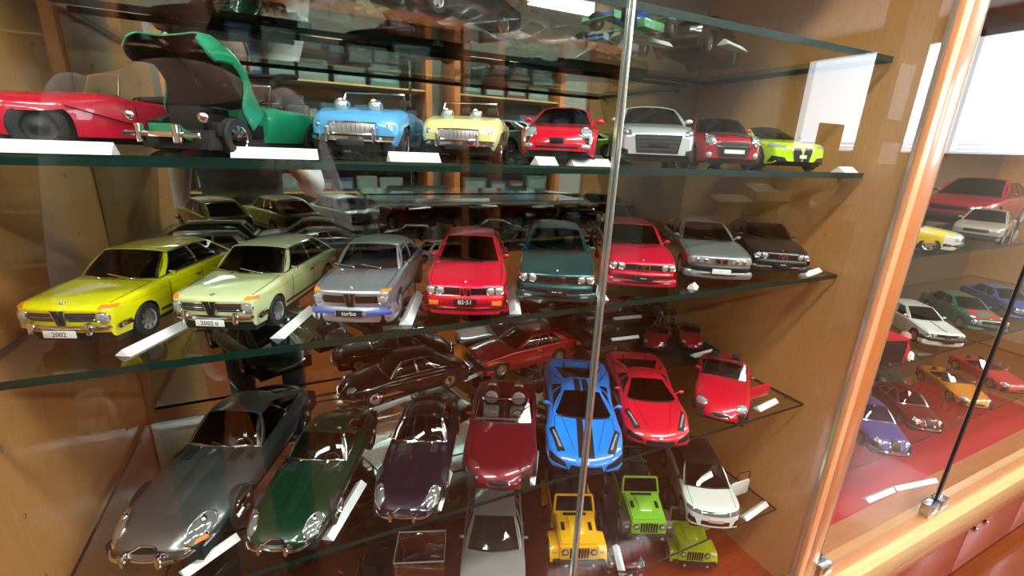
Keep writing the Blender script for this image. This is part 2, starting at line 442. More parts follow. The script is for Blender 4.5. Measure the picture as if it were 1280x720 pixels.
        if rear:
            bw = sheet('rear_window', back, c.glass)
            for sd in (-1, 1): strip('rear_window_frame', back, sd*.86, sd*1.0, 0, 1, pm, sg=1, parent=bw)
            strip('rear_window_frame', back, -1, 1, 0, .06, pm, parent=bw, nu=10, nv=1); strip('rear_window_frame', back, -1, 1, .9, 1, pm, parent=bw, nu=10, nv=1)
        for sd in (1, -1):
            g = side(sd); g.__name__ = 'g'; sw = sheet('side_window', g, c.glass)
            strip('door_pillar', g, 0, pillar, 0, 1, pm, axis='x', sg=sd, parent=sw)
            for t in bp: strip('door_pillar', g, t-.018, t+.018, 0, 1, frame or pm, axis='x', sg=sd, parent=sw)
            strip('rear_pillar', g, 1-cw, 1, 0, 1, pm, axis='x', sg=sd, nu=3, parent=sw)
            strip('window_trim', g, 0, 1, 0, .07, frame or BLACK, axis='x', sg=sd, nu=10, nv=1, parent=sw)
            strip('window_trim', g, 0, 1, .93, 1, frame or pm, axis='x', sg=sd, nu=10, nv=1, parent=sw)
        nu, nv = 12, 8
        G = [[ftop(lerp(-1.01, 1.01, j/nu), i/nv)+Vector((0, 0, .012)) for j in range(nu+1)] for i in range(nv+1)]
        H = [[p-Vector((0, 0, .04)) for p in r] for r in G]
        ro = c.put('roof', MB_shell(G, H), roofmat or pm, recalc=True)
        if sunroof:
            G = [[ftop(lerp(-.5, .5, j/4), lerp(.18, .55, i/4))+Vector((0, 0, .03)) for j in range(5)] for i in range(5)]
            c.put('sunroof', MB_shell(G, [[p-Vector((0, 0, .03)) for p in r] for r in G]), BLACK, ro, recalc=True)
        if seats: c.seats(a+s.get('seat', .55), cc-.2, interior, wheel_right)
    def seats(c, x0, x1, mat, wheel_right=False, rows=2):
        w = c.hw; q = c.s.get('seath', 1.0); rw = [x0+.15, x1-.55] if (x1-x0 > 1.35 and rows > 1) else [(x0+.3)]
        bz = c.bot+.05
        for r, x in enumerate(rw):
            for sd in (1, -1):
                m = MB().box(sd*w*.42-.22, sd*w*.42+.22, x, x+.5, bz, bz+.28, .05).box(sd*w*.42-.22, sd*w*.42+.22, x+.45, x+.6, bz+.15, bz+.68*q, .05).box(sd*w*.42-.12, sd*w*.42+.12, x+.48, x+.58, bz+.70*q, bz+.86*q, .04)
                c.put('seat', m, mat, angle=60)
        m = MB().box(-w*.8, w*.8, x0-.5, x0-.3, bz+.1, min(bz+.5, c.top(x0-.4)-.03), .04)
        c.put('dashboard', m, mat if mat is not BEIGE else BLACKL)
        sd = -1 if wheel_right else 1
        m = MB(); cx, cy, cz = sd*w*.42, x0-.18, bz+.48
        m.tube([(cx+.18*math.cos(t), cy+.05*math.sin(t), cz+.17*math.sin(t)) for t in np.linspace(0, 2*math.pi, 17)[:-1]], .015, 5, close=True)
        m.tube([(cx-.17, cy, cz), (cx+.17, cy, cz)], .02, 5)
        c.put('steering_wheel', m, BLACK)
    def mirrors(c, x, z=None, mat=None, size=.1, stalk=.07):
        for sd in (1, -1):
            p = c.pt(x, 1.1); z_ = z or p.z+.1; M = Matrix.Translation((sd*(p.x+stalk+size*.5), x, z_)) @ Matrix.Diagonal((size, size*.55, size*.62, 1))
            m = MB(); m.lathe([(-1, .01), (-.8, .6), (-.3, .95), (.3, .95), (.8, .6), (1, .01)], 10, M=M)
            m.tube([(sd*(p.x-.03), x, p.z), (sd*(p.x+stalk), x, z_)], .022, 5)
            c.put('door_mirror', m, mat or c.paint)
    def doors(c, x0, x1, z0=.3, handle=True, hm=None, seam=True):
        for sd, d in ((1, 'right'), (-1, 'left')):
            for x in (x0, x1):
                zt = c.pt(x, 1)[2]-.02
                c.patch('door_seam', lambda u, v, x=x: (lerp(x-.009, x+.009, u), lerp(z0, zt, v)), BLACK, d, nu=1, nv=5, eps=.003, th=.01)
            if handle:
                zt = c.pt(x1-.12, 1)[2]-.12
                c.rect('door_handle', x1-.25, x1-.08, zt-.015, zt+.02, hm or CHROME, d, nu=2, nv=1, eps=.03)
    def hoodseam(c, x1, w=.8):
        for sd in (1, -1):
            c.patch('bonnet_seam', lambda u, v: (sd*c.w(lerp(.08*c.L*.5, x1, v))*w+lerp(-.008, .008, u), lerp(.1, x1, v)), BLACK, 'top', nu=1, nv=8, eps=.002, th=.01)
        c.patch('bonnet_seam', lambda u, v: (lerp(-w, w, u)*c.w(x1), lerp(x1-.008, x1+.008, v)), BLACK, 'top', nu=8, nv=1, eps=.002, th=.01)
    def wipers(c, mat=None):
        a = c.s['cabin'][0]
        for x in (-.28, .3):
            p, n = c.hit(x, a-.15, 'top'); m = MB().tube([p+Vector((0, -.03, .03)), p+Vector((-.42, .03, .09))], .013, 5)
            m.tube([p, p+Vector((0, -.03, .03))], .02, 5); c.put('wiper', m, mat or BLACK)
def MB_shell(G, H):
    m = MB(); m.shell(G, H); return m
# ---------------------------------------------------------------- structure: cabinets
XL, XR = -.56, 1.90          # inner faces of the side panels (cabinet units)
YG, YS, YM = .865, 1.0, 1.86  # glass doors, shelf fronts, mirror at the back
ZB, ZT = -1.90, 1.05         # cabinet floor and top
SH = [.345, -.038, -.420, -.99, -1.54]
PANEL = wood('light_oak_veneer', (.54, .25, .078), (.62, .305, .10), .38, 14, 'z')
FRAME = wood('orange_cherry_wood', (.50, .16, .045), (.60, .21, .065), .3, 10, 'z', .4)
EDGEW = wood('pale_orange_edging', (.80, .34, .15), (.88, .42, .2), .35, 10, 'z', .3)
BASEW = wood('red_brown_base_board', (.26, .032, .006), (.34, .05, .010), .22, 6, 'x', .6)
LEDGE = wood('pale_birch_ledge', (.66, .42, .17), (.74, .50, .23), .35, 8, 'x')
REDP = wood('red_lacquered_door', (.42, .06, .035), (.50, .085, .05), .25, 6, 'z', .5)
MIRROR = principled('mirror', (.47, .55, .52), .015, 1.0)
PANE = pane_mat('door_glass', (.955, .975, .965), .055)
SHELFG = pane_mat('shelf_glass', (.80, .875, .845), .06)
EDGEG = principled('shelf_glass_edge', (.003, .022, .017), .3, 0, .0, spec=.3)
CHR_SAT = principled('satin_steel', (.55, .56, .58), .25, 1.0)
def wbox(name, x0, x1, y0, y1, z0, z1, mat, bev=0, parent=None, smooth=False):
    a, b = W(x0, y0, z0), W(x1, y1, z1)
    return MB().box(a.x, b.x, a.y, b.y, a.z, b.z, bev).build(name, mat, parent, smooth=bev > 0)
PW = .155                     # width of the post between the two cabinets
XR2a, XR2b = XR+PW, XR+PW+3.4
def shelf(x0, x1, z, label, y0=YS, y1=YM-.06):
    a, b = W(x0, y0, z), W(x1, y1, z); th = .009 if z > -.1 else .0075 if z > -.5 else .0052
    t = thing('glass_shelf', label, 'shelf', ((a.x+b.x)/2, (a.y+b.y)/2, a.z-th))
    X, Y = (b.x-a.x)/2, (b.y-a.y)/2
    MB().add([(-X, -Y, th), (X, -Y, th), (X, Y, th), (-X, Y, th)], [(0, 1, 2, 3)]).build('shelf_pane', SHELFG, t, smooth=False)
    m = MB(); e = .0006
    m.box(-X, X, -Y-e, -Y, 0, th); m.box(-X, X, Y, Y+e, 0, th); m.box(-X-e, -X, -Y, Y, 0, th); m.box(X, X+e, -Y, Y, 0, th)
    m.build('shelf_edge', EDGEG, t, smooth=False)
    for sx in (-1, 1):
        for sy in (-.8, .8):
            MB().lathe([(0, .003), (.008, .003)], 8, 'x', Matrix.Translation((sx*(X+.004)-.004, sy*Y, -.0032))).build('shelf_pin', CHR_SAT, t)
    return t
def side_panel(name, x0, x1, pins=True, y0=YG+.004, y1=YM+.05):
    p = struct(wbox(name, x0, x1, y0, y1, ZB-.02, ZT, PANEL)); return p
def build_cabinets():
    e = .035
    side_panel('wall_left', XL-.09, XL); side_panel('wall_right', XR, XR+.07); side_panel('wall_middle', XR2a-.08, XR2a)
    side_panel('wall_far', XR2b, XR2b+.1)
    for nm, x in (('left', XL), ('right', XR)):
        for yy in (1.09, 1.66):
            for z in np.arange(-1.72, .9, .16):
                m = MB(); a = W(x, yy, z); m.lathe([(-.0004, .0016), (.0004, .0026)], 8, 'x', Matrix.Translation(a))
                o = m.build('pin_hole', BLACK if (int(z*100) % 3) else CHR_SAT); o.parent = bpy.data.objects['wall_'+nm]
    # backs: mirror on the left cabinet, board on the right one
    struct(wbox('wall_back', XL-.09, XR+.08, YM+.012, YM+.05, ZB-.02, ZT, PANEL))
    mi = wbox('mirror', XL+.005, XR-.005, YM, YM+.01, ZB+.005, ZT-.02, MIRROR); tag(mi, 'large mirror lining the back of the left display cabinet', 'mirror')
    struct(wbox('wall_back_right', XR2a-.08, XR2b+.1, YM, YM+.05, ZB-.02, ZT, wood('dark_veneer_back', (.16, .10, .06), (.20, .13, .08), .45, 12, 'z')))
    struct(wbox('trim_1', XL-.09, XR2b+.1, YG-.02, YM+.05, ZT, ZT+.08, FRAME))
    struct(wbox('trim_2', XL, XR, YG-.02, YM, ZB-.05, ZB, BASEW)); struct(wbox('trim_3', XR2a, XR2b, YG-.02, YM, ZB-.05, ZB, wood('orange_board', (.50, .19, .07), (.58, .24, .10), .3, 6, 'x', .5)))
    # posts
    for n, x in ((4, XL-PW), (5, XR), (6, XR2b)):
        o = struct(wbox('trim_%d' % n, x+.044, x+PW-.02, YG-.015, YG+.003, ZB-.02, ZT+.08, FRAME, .001))
        o2 = struct(wbox('trim_%d' % (n+3), x-.002, x+.040, YG-.018, YG+.003, ZB-.02, ZT+.08, EDGEW, .0008))
    struct(wbox('trim_10', XL-PW, XR2b+PW, YG-.075, YG+.02, ZB-.16, ZB-.03, LEDGE, .002))
    struct(wbox('trim_11', XL-PW, XR2b+PW, YG-.07, YG-.02, ZB-.235, ZB-.165, FRAME, .001))
    # pelmet above
    struct(wbox('trim_12', XL-PW, XR2b+PW, YG-.06, YG+.04, ZT, ZT+.25, FRAME))
    # lower cupboards
    n = 6; zf = -EYE/D; w = (XR2b+PW-(XL-PW))/9
    xs = [XR+.17+i*.90 for i in range(-3, 5)]
    for i, x in enumerate(xs[:-1]):
        t = thing('base_cabinet', 'red-brown cupboard under the display cabinets, %s from the left end' % ORD[i], 'cabinet', W((x+xs[i+1])/2, YG, zf), 0, 'base cupboards')
        hw = (xs[i+1]-x)/2*D; c0 = .02; H = (ZB-.24)*D+EYE
        MB().box(-hw+.001, hw-.001, c0, .42, .06, H).build('carcass', FRAME, t, smooth=False)
        dr = MB().box(-hw+.004, hw-.004, c0-.02, c0-.001, .08, H-.005, .0015).build('door', REDP, t)
        sx = 1 if i % 2 == 0 else -1
        kx = sx*(hw-.035)
        MB().lathe([(0, .004), (-.012, .004), (-.016, .009), (-.022, .0095), (-.026, .006), (-.027, .0005)], 14, 'y', Matrix.Translation((kx, c0-.02, H-.05))).build('knob', CHROME, dr)
    # glass doors
    def gdoor(x0, x1, label, hinges):
        t = thing('glass_door', label, 'door', W((x0+x1)/2, YG, ZB))
        X = (x1-x0)/2*D; H = (ZT-ZB)*D
        MB().add([(-X, 0, 0), (X, 0, 0), (X, 0, H), (-X, 0, H)], [(0, 1, 2, 3)]).build('door_pane', PANE, t, smooth=False)
        m = MB(); th = .0045
        m.box(-X-.0003, -X+.0006, -.0001, th, 0, H); m.box(X-.0006, X+.0003, -.0001, th, 0, H)
        m.build('pane_edge', principled('pale_glass_edge', (.62, .68, .64), .15, .6, 1), t, smooth=False)
        for hx in hinges:
            hh = MB(); w0 = .042
            hh.box(hx*X-(w0 if hx > 0 else -.002), hx*X+(w0 if hx < 0 else -.002), -.012, .016, -.008, .036, .002)
            ho = hh.build('hinge', CHR_SAT, t)
            MB().box(hx*X-(w0*.9 if hx > 0 else -.004), hx*X+(w0*.9 if hx < 0 else -.004), -.0135, -.0115, .012, .016).build('hinge_line', CHROME, ho)
        return t
    xm = .665+.0
    gdoor(XL-.02, xm-.006, 'clear glass door on the left of the mirrored cabinet', (-1,))
    gdoor(xm+.006, XR-.012, 'clear glass door on the right of the mirrored cabinet', (1,))
    # steel seal strip where the doors meet
    st = wbox('door_seal', xm-.004, xm+.004, YG-.008, YG+.006, ZB+.01, ZT, principled('clear_seal_strip', (.55, .6, .57), .18, .85, 1), .0006)
    tag(st, 'thin shiny strip running down where the two cabinet doors meet', 'strip')
    # right cabinet doors
    xd = 3.156
    gdoor(XR2a+.02, xd-.008, 'near glass door of the right-hand cabinet', (-1, 1))
    gdoor(xd+.008, XR2b-.02, 'far glass door of the right-hand cabinet', (-1, 1))
    st = wbox('door_seal', xd-.012, xd+.012, YG-.006, YG+.006, ZB+.02, ZT, BLACK); tag(st, 'black line between the glass doors of the right-hand cabinet', 'strip')
    names = ['top glass shelf of the left cabinet, above eye level', 'glass shelf at eye level carrying the little roadsters', 'glass shelf carrying the row of saloons', 'glass shelf carrying the long grand tourers and the blue coupe', 'lowest glass shelf carrying the two off-roaders']
    for z, l in zip(SH, names): shelf(XL+.01, XR-.02, z, l)
    for z, l in ((-.375, 'upper glass shelf of the right-hand cabinet'), (-.93, 'middle glass shelf of the right-hand cabinet'), (-1.50, 'bottom glass shelf of the right-hand cabinet, above the red cloth')):
        shelf(XR2a+.02, XR2b-.02, z, l)
build_cabinets()
# ---------------------------------------------------------------- the shop around the cabinets
def build_room():
    F = -.0
    fl = wood('brown_floor', (.20, .036, .007), (.26, .055, .012), .3, 3, 'x', .4)
    wl = mottled('cream_wall', (.40, .38, .32), (.44, .42, .35), .7, 2)
    x0, x1, y0, y1 = -3.2, 5.2, -2.9, 1.0
    struct(MB().box(x0, x1, y0, y1, -.06, 0).build('floor', fl, smooth=False))
    struct(MB().box(x0, x1, y0, y1, CEIL, CEIL+.08).build('ceiling', mottled('white_ceiling', (.46, .48, .46), (.50, .52, .50), .8, 3), smooth=False))
    struct(MB().box(x0-.1, x0, y0, y1, 0, CEIL).build('wall_west', wl, smooth=False))
    struct(MB().box(x0, x1, y1, y1+.1, 0, CEIL).build('wall_north', wl, smooth=False))
    struct(MB().box(x0, x1, y0-.1, y0, 0, CEIL).build('wall_south', wl, smooth=False))
    # east wall with the window opening
    wy0, wy1, wz0, wz1 = -2.80, -.55, 1.42, 2.42
    m = MB(); m.box(x1, x1+.1, y0, wy0, 0, CEIL); m.box(x1, x1+.1, wy1, y1, 0, CEIL); m.box(x1, x1+.1, wy0, wy1, 0, wz0); m.box(x1, x1+.1, wy0, wy1, wz1, CEIL)
    struct(m.build('wall_east', wl, smooth=False))
    w = thing('window_1', 'bright sliding window in the end wall of the aisle', 'window', (x1+.05, (wy0+wy1)/2, wz0)); w['kind'] = 'structure'; del w['category']
    hw = (wy1-wy0)/2; h = wz1-wz0; al = principled('aluminium', (.5, .5, .52), .35, .8)
    f = MB().box(-.05, .05, -hw, hw, 0, .05).box(-.05, .05, -hw, hw, h-.05, h).box(-.05, .05, -hw, -hw+.05, 0, h).box(-.05, .05, hw-.05, hw, 0, h)
    for yy in (-.35, .33): f.box(-.05, .05, yy-.025, yy+.025, 0, h)
    f.build('window_frame', al, w, smooth=False)
    MB().add([(0, -hw, 0), (0, hw, 0), (0, hw, h), (0, -hw, h)], [(0, 1, 2, 3)]).build('window_pane', pane_mat('window_glass', (.95, .97, .97), .05), w, smooth=False)
    rb = thing('neighbour_roof', 'pale blue ribbed roof of the building seen through the window', 'roof', (6.6, -3.2, 1.0))
    rm = principled('pale_blue_sheet', (.30, .36, .48), .5)
    for i in range(11):
        MB().box(-.1+i*.13, .02+i*.13, -1.3, 1.3, i*.06, i*.06+.03).build('roof_sheet', rm, rb, smooth=False)
    # lamps, the added one at the right end of the near row included
    for i, (lx, ly) in enumerate(LIGHTS):
        t = thing('ceiling_light', 'white ceiling light fitting, %s from the left in the row %s the cabinets' % (ORD[i % 4], 'nearest' if i < 4 else 'farthest from'), 'light', (lx, ly, CEIL), 0, 'ceiling lights')
        MB().box(-.62, .62, -.11, .11, -.05, 0, .01).build('housing', principled('white_enamel', (.8, .8, .8), .4), t)
        MB().box(-.58, .58, -.07, .07, -.08, -.05, .012).build('tube', principled('lit_tube', (1, 1, 1), .5, emit=(.95, 1, .97), estr=14), t)
    # display cabinets across the aisle
    def far_cab(x, wdt, y, label, nsh=5, h=2.05, frame=FRAME):
        t = thing('display_cabinet', label, 'cabinet', (x, y, 0)); X = wdt/2; dp = .38
        MB().box(-X, -X+.05, -dp, .0, 0, h).build('side_panel', frame, t, smooth=False); MB().box(X-.05, X, -dp, 0, 0, h).build('side_panel', frame, t, smooth=False)
        MB().box(-X, X, -dp-.02, -dp, 0, h).build('back_panel', wood('dark_back', (.05, .045, .035), (.07, .06, .05), .5), t, smooth=False)
        MB().box(-X, X, -dp, .01, h, h+.06).build('top_panel', frame, t, smooth=False)
        MB().box(-X+.05, X-.05, -dp, .005, 0, .55).build('cupboard', frame, t, smooth=False)
        for k in range(nsh):
            z = .65+k*(h-.65)/nsh; MB().box(-X+.05, X-.05, -dp, -.03, z, z+.012).build('shelf_board', LEDGE, t, smooth=False)
        MB().add([(-X+.05, -.01, .56), (X-.05, -.01, .56), (X-.05, -.01, h), (-X+.05, -.01, h)], [(0, 1, 2, 3)]).build('glass_front', PANE, t, smooth=False)
        return t, h, dp
    rnd = random.Random(3); k = 0
    BX = [(.07, .17, .14), (.20, .20, .18), (.16, .03, .025), (.02, .02, .03), (.03, .05, .14), (.20, .22, .22), (.04, .11, .09)]
    BN = ['teal', 'pale grey', 'dark red', 'black', 'navy', 'mid grey', 'dark green']; CN = ['leftmost', 'middle', 'nearest-window']
    for x, wdt, lab in ((-1.55, 1.2, 'wooden display cabinet across the aisle, leftmost of three'), (.19, 1.88, 'widest wooden display cabinet across the aisle, middle of three'), (1.88, 1.1, 'wooden display cabinet across the aisle, nearest the window')):
        t, h, dp = far_cab(x, wdt, -2.3, lab)
        ci = [-1.55, .19, 1.88].index(x)
        for s_ in range(5):
            q_ = 0; z = .665+s_*(h-.65)/5; xx = -wdt/2+.1
            while xx < wdt/2-.25:
                bw = rnd.uniform(.12, .24); bh = rnd.uniform(.07, .16); c = rnd.choice(BX)
                o = MB().box(0, bw, -.11, 0, 0, bh, .003).build('display_box', principled('carton_%d' % BX.index(c), c, .5))
                o.location = (x+xx, -2.3-.06, z+.001); k += 1
                tag(o, '%s box, %s along the %s shelf up, %s cabinet across aisle' % (BN[BX.index(c)], ORD[q_], ORD[s_], CN[ci]), 'box', 'boxed models across the aisle'); q_ += 1
                MB().box(bw*.1, bw*.9, .0005, .0015, bh*.2, bh*.75).build('box_window', principled('dim_window', (.22, .30, .28), .15), o, smooth=False)
                xx += bw+rnd.uniform(.02, .05)
    # chest of drawers with cartons and papers, under the window
    t = thing('drawer_chest', 'brown wooden chest of small drawers across the aisle', 'chest', (3.0, -1.42, 0)); bw_ = wood('brown_chest', (.22, .09, .035), (.28, .12, .05), .4, 8, 'x')
    MB().box(-.80, .80, -.25, .25, 0, .92).build('carcass', bw_, t, smooth=False)
    for i in range(4):
        for j in range(5):
            d = MB().box(-.78+i*.39, -.78+i*.39+.34, .25, .265, .09+j*.155, .09+j*.155+.145, .003).build('drawer', bw_, t)
            MB().box(-.78+i*.39+.11, -.78+i*.39+.23, .265, .28, .12+j*.155, .135+j*.155, .002).build('drawer_pull', CHR_SAT, d)
    cb = mottled('cardboard', (.42, .30, .18), (.48, .35, .22), .8, 12)
    for i, (x, y, z, a, b, c_, rz, lab) in enumerate(((2.75, -1.3, .92, .30, .22, .13, 8, 'open cardboard carton on the chest of drawers, leftmost'), (3.12, -1.32, .92, .26, .24, .20, -6, 'taller cardboard carton in the middle of the chest'), (3.50, -1.28, .92, .26, .2, .10, 5, 'low cardboard carton at the right end of the chest'))):
        t = thing('cardboard_box', lab, 'box', (x, y, z), rz)
        MB().box(-a/2, a/2, -b/2, b/2, 0, .004).box(-a/2, -a/2+.004, -b/2, b/2, 0, c_).box(a/2-.004, a/2, -b/2, b/2, 0, c_).box(-a/2, a/2, -b/2, -b/2+.004, 0, c_).box(-a/2, a/2, b/2-.004, b/2, 0, c_).build('carton', cb, t, smooth=False)
        for sd in (-1, 1):
            MB().box(-a/2, a/2, 0, b*.48, 0, .004, 0, Matrix.Translation((0, sd*b/2, c_)) @ Matrix.Rotation(math.radians(25 if sd > 0 else 155), 4, 'X')).build('flap', cb, t, smooth=False)
    struct(MB().box(3.98, 4.34, -1.42, -1.27, 0, CEIL).build('trim_20', wl, smooth=False))
    for (x, z, w_, h_, lab) in ((4.12, 1.66, .2, .38, 'tall white notice on the pillar across the aisle'), (4.17, 1.34, .24, .16, 'small white notice below the taller one on the pillar')):
        tag(MB().box(x-w_/2, x+w_/2, -1.268, -1.264, z, z+h_).build('paper_notice', PAPER, smooth=False), lab, 'notice')
    tag(MB().box(3.62, 3.92, -1.5, -1.49, .92, 1.62).build('cardboard_sheet', mottled('cardboard', (.42, .30, .18), (.48, .35, .22), .8, 12), smooth=False), 'brown cardboard sheet standing on the chest beside the pillar', 'cardboard')
build_room()
def build_person():
    t = thing('person', 'person in a pale grey long-sleeved top and dark trousers taking the photograph', 'person', (-.185, -.42, 0), 4)
    def skin(name, verts, edges, radii, mat, sub=2, root=0, par=t):
        me = bpy.data.meshes.new(name); me.from_pydata(verts, edges, []); o = bpy.data.objects.new(name, me); COL.objects.link(o); o.parent = par
        s = o.modifiers.new('skin', 'SKIN'); s.use_smooth_shade = True
        for i, r in enumerate(radii):
            me.skin_vertices[0].data[i].radius = (r, r*.8) if not isinstance(r, tuple) else r
        me.skin_vertices[0].data[root].use_root = True
        o.modifiers.new('sub', 'SUBSURF').levels = sub; o.modifiers['sub'].render_levels = sub
        me.materials.append(mat); return o
    shirt = mottled('grey_cotton', (.74, .72, .71), (.82, .80, .79), .85, 20); sk = principled('skin', (.60, .36, .26), .5)
    trous = principled('dark_trousers', (.03, .032, .045), .8)
    vest = principled('dark_vest', (.045, .04, .04), .8)
    V = [(0, 0, .98), (0, 0, 1.15), (0, .01, 1.30), (0, 0, 1.42), (0, .01, 1.50),
         (.19, 0, 1.41), (.27, .10, 1.16), (.215, .27, 1.24), (.195, .315, 1.285), (-.19, 0, 1.41), (-.235, .01, 1.13), (-.24, .08, .90), (-.24, .10, .83)]
    E = [(0, 1), (1, 2), (2, 3), (3, 4), (3, 5), (5, 6), (6, 7), (7, 8), (3, 9), (9, 10), (10, 11), (11, 12)]
    skin('body', V, E, [(.13, .10), (.125, .095), (.14, .10), (.10, .075), .052, .055, .040, .029, .024, .055, .040, .029, .024], sk)
    skin('vest', [(0, 0, .95), (0, 0, 1.15), (0, .01, 1.30), (0, 0, 1.41), (.13, 0, 1.41), (-.13, 0, 1.41)], [(0, 1), (1, 2), (2, 3), (3, 4), (3, 5)], [(.165, .125), (.155, .12), (.17, .125), (.125, .09), .07, .07], vest)
    skin('sleeve', [(.15, 0, 1.415), V[5], V[6], (.225, .22, 1.23)], [(0, 1), (1, 2), (2, 3)], [.078, .076, .062, .048], shirt)
    skin('sleeve', [(-.15, 0, 1.415), V[9], V[10], (-.24, .07, .93)], [(0, 1), (1, 2), (2, 3)], [.078, .076, .066, .056], shirt)
    skin('trousers', [(0, 0, 1.03), (0, 0, .94), (.095, 0, .78), (.105, .01, .50), (.105, -.01, .08), (-.095, 0, .78), (-.105, .01, .50), (-.105, -.01, .08)], [(0, 1), (1, 2), (2, 3), (3, 4), (1, 5), (5, 6), (6, 7)], [(.15, .115), (.155, .12), .098, .075, .062, .098, .075, .062], trous)
    # head with face and hair
    bm = bmesh.new(); bmesh.ops.create_uvsphere(bm, u_segments=28, v_segments=20, radius=1)
    for v in bm.verts:
        x, y, z = v.co; jaw = max(0, -z)
        v.co = Vector((x*.078*(1-.28*jaw), y*.095*(1-.1*jaw)+.01*jaw, z*.118))
        if y > .8: v.co.y += .0
        if abs(x) < .16 and y > .6 and -.35 < z < .12: v.co.y += .022*(1-abs(x)/.16)*(.12-z)/.47
        if .22 < abs(x) < .52 and y > .5 and .0 < z < .22: v.co.y -= .008
        if abs(x) < .35 and y > .5 and -.58 < z < -.5: v.co.y -= .006
    hm = bpy.data.meshes.new('head'); bm.to_mesh(hm); bm.free(); hm.materials.append(sk); hm.shade_smooth()
    hd = bpy.data.objects.new('head', hm); COL.objects.link(hd); hd.parent = t; hd.location = (0, .03, 1.62)
    m = MB(); G = []
    for i in range(9):
        th = math.pi*.56*i/8; G.append([(.086*math.sin(th)*math.cos(p), -.008+.103*math.sin(th)*math.sin(p)-(.03 if math.sin(p) > .3 and th > 1.0 else 0), .128*math.cos(th)+.004) for p in np.linspace(0, 2*math.pi, 25)])
    m.grid(G); m.build('hair', principled('black_hair', (.012, .01, .01), .5), hd)
    for sd in (-1, 1):
        MB().lathe([(-.011, .001), (-.006, .009), (0, .012), (.006, .009), (.011, .001)], 10, 'y', Matrix.Translation((sd*.03, .078, .012))).build('eye', principled('eye_dark', (.03, .02, .02), .2), hd)
        MB().lathe([(-.01, .004), (-.006, .026), (.0, .03), (.004, .022), (.005, .001)], 10, 'x', Matrix.Translation((sd*.080, 0, -.005))).build('ear', sk, hd)
    MB().box(-.024, .024, .082, .09, -.066, -.058, .003).build('mouth', principled('lips', (.45, .17, .15), .5), hd)
    # hands: palm and five curled fingers each
    for sd, (hx, hy, hz), up in ((1, V[8], 0), (-1, V[12], 1)):
        tf = (lambda q: q) if sd > 0 else (lambda q: (hx+(q[0]-hx), hy+(q[2]-hz)*.8+(q[1]-hy)*.25, hz-(q[1]-hy)))
        vv = [(hx-sd*.0, hy, hz)]; ee = []; rr = [.026]
        vv.append(tf((hx-sd*.008, hy+.05, hz+.02))); rr.append((.034, .016)); ee.append((0, 1))
        hand = skin('hand', vv, ee, rr, sk, par=t)
        for k in range(5):
            bx = hx-.03+.018*k; ln = (.03, .05, .056, .052, .042)[k]
            if k == 0: p = [(hx-sd*.02, hy+.02, hz+.015), (hx-sd*.045, hy+.035, hz+.035), (hx-sd*.05, hy+.06, hz+.045)]
            else: p = [(bx, hy+.055, hz+.02), (bx, hy+.055+ln*.55, hz+.03), (bx, hy+.055+ln*.8, hz+.03-.02*1), (bx, hy+.055+ln*.6, hz-.005)]
            p = [tf(q) for q in p]
            skin('finger', p, [(i, i+1) for i in range(len(p)-1)], [.0085]*(len(p)-1)+[.0065], sk, 1, par=hand)
    for sd in (-1, 1):
        MB().box(sd*.11-.045, sd*.11+.045, -.07, .19, 0, .075, .03).build('shoe', BLACK, t)
build_person()

ph = thing('smartphone', 'black smartphone held by the person taking the photograph', 'phone', (-.03, -.035, EYE), 0)
MB().box(-.075, .075, -.005, .004, -.036, .036, .003).build('case', BLACK, ph)
MB().box(-.070, .070, -.0062, -.0048, -.032, .032).build('screen', principled('phone_screen', (.05, .05, .06), .1), ph)
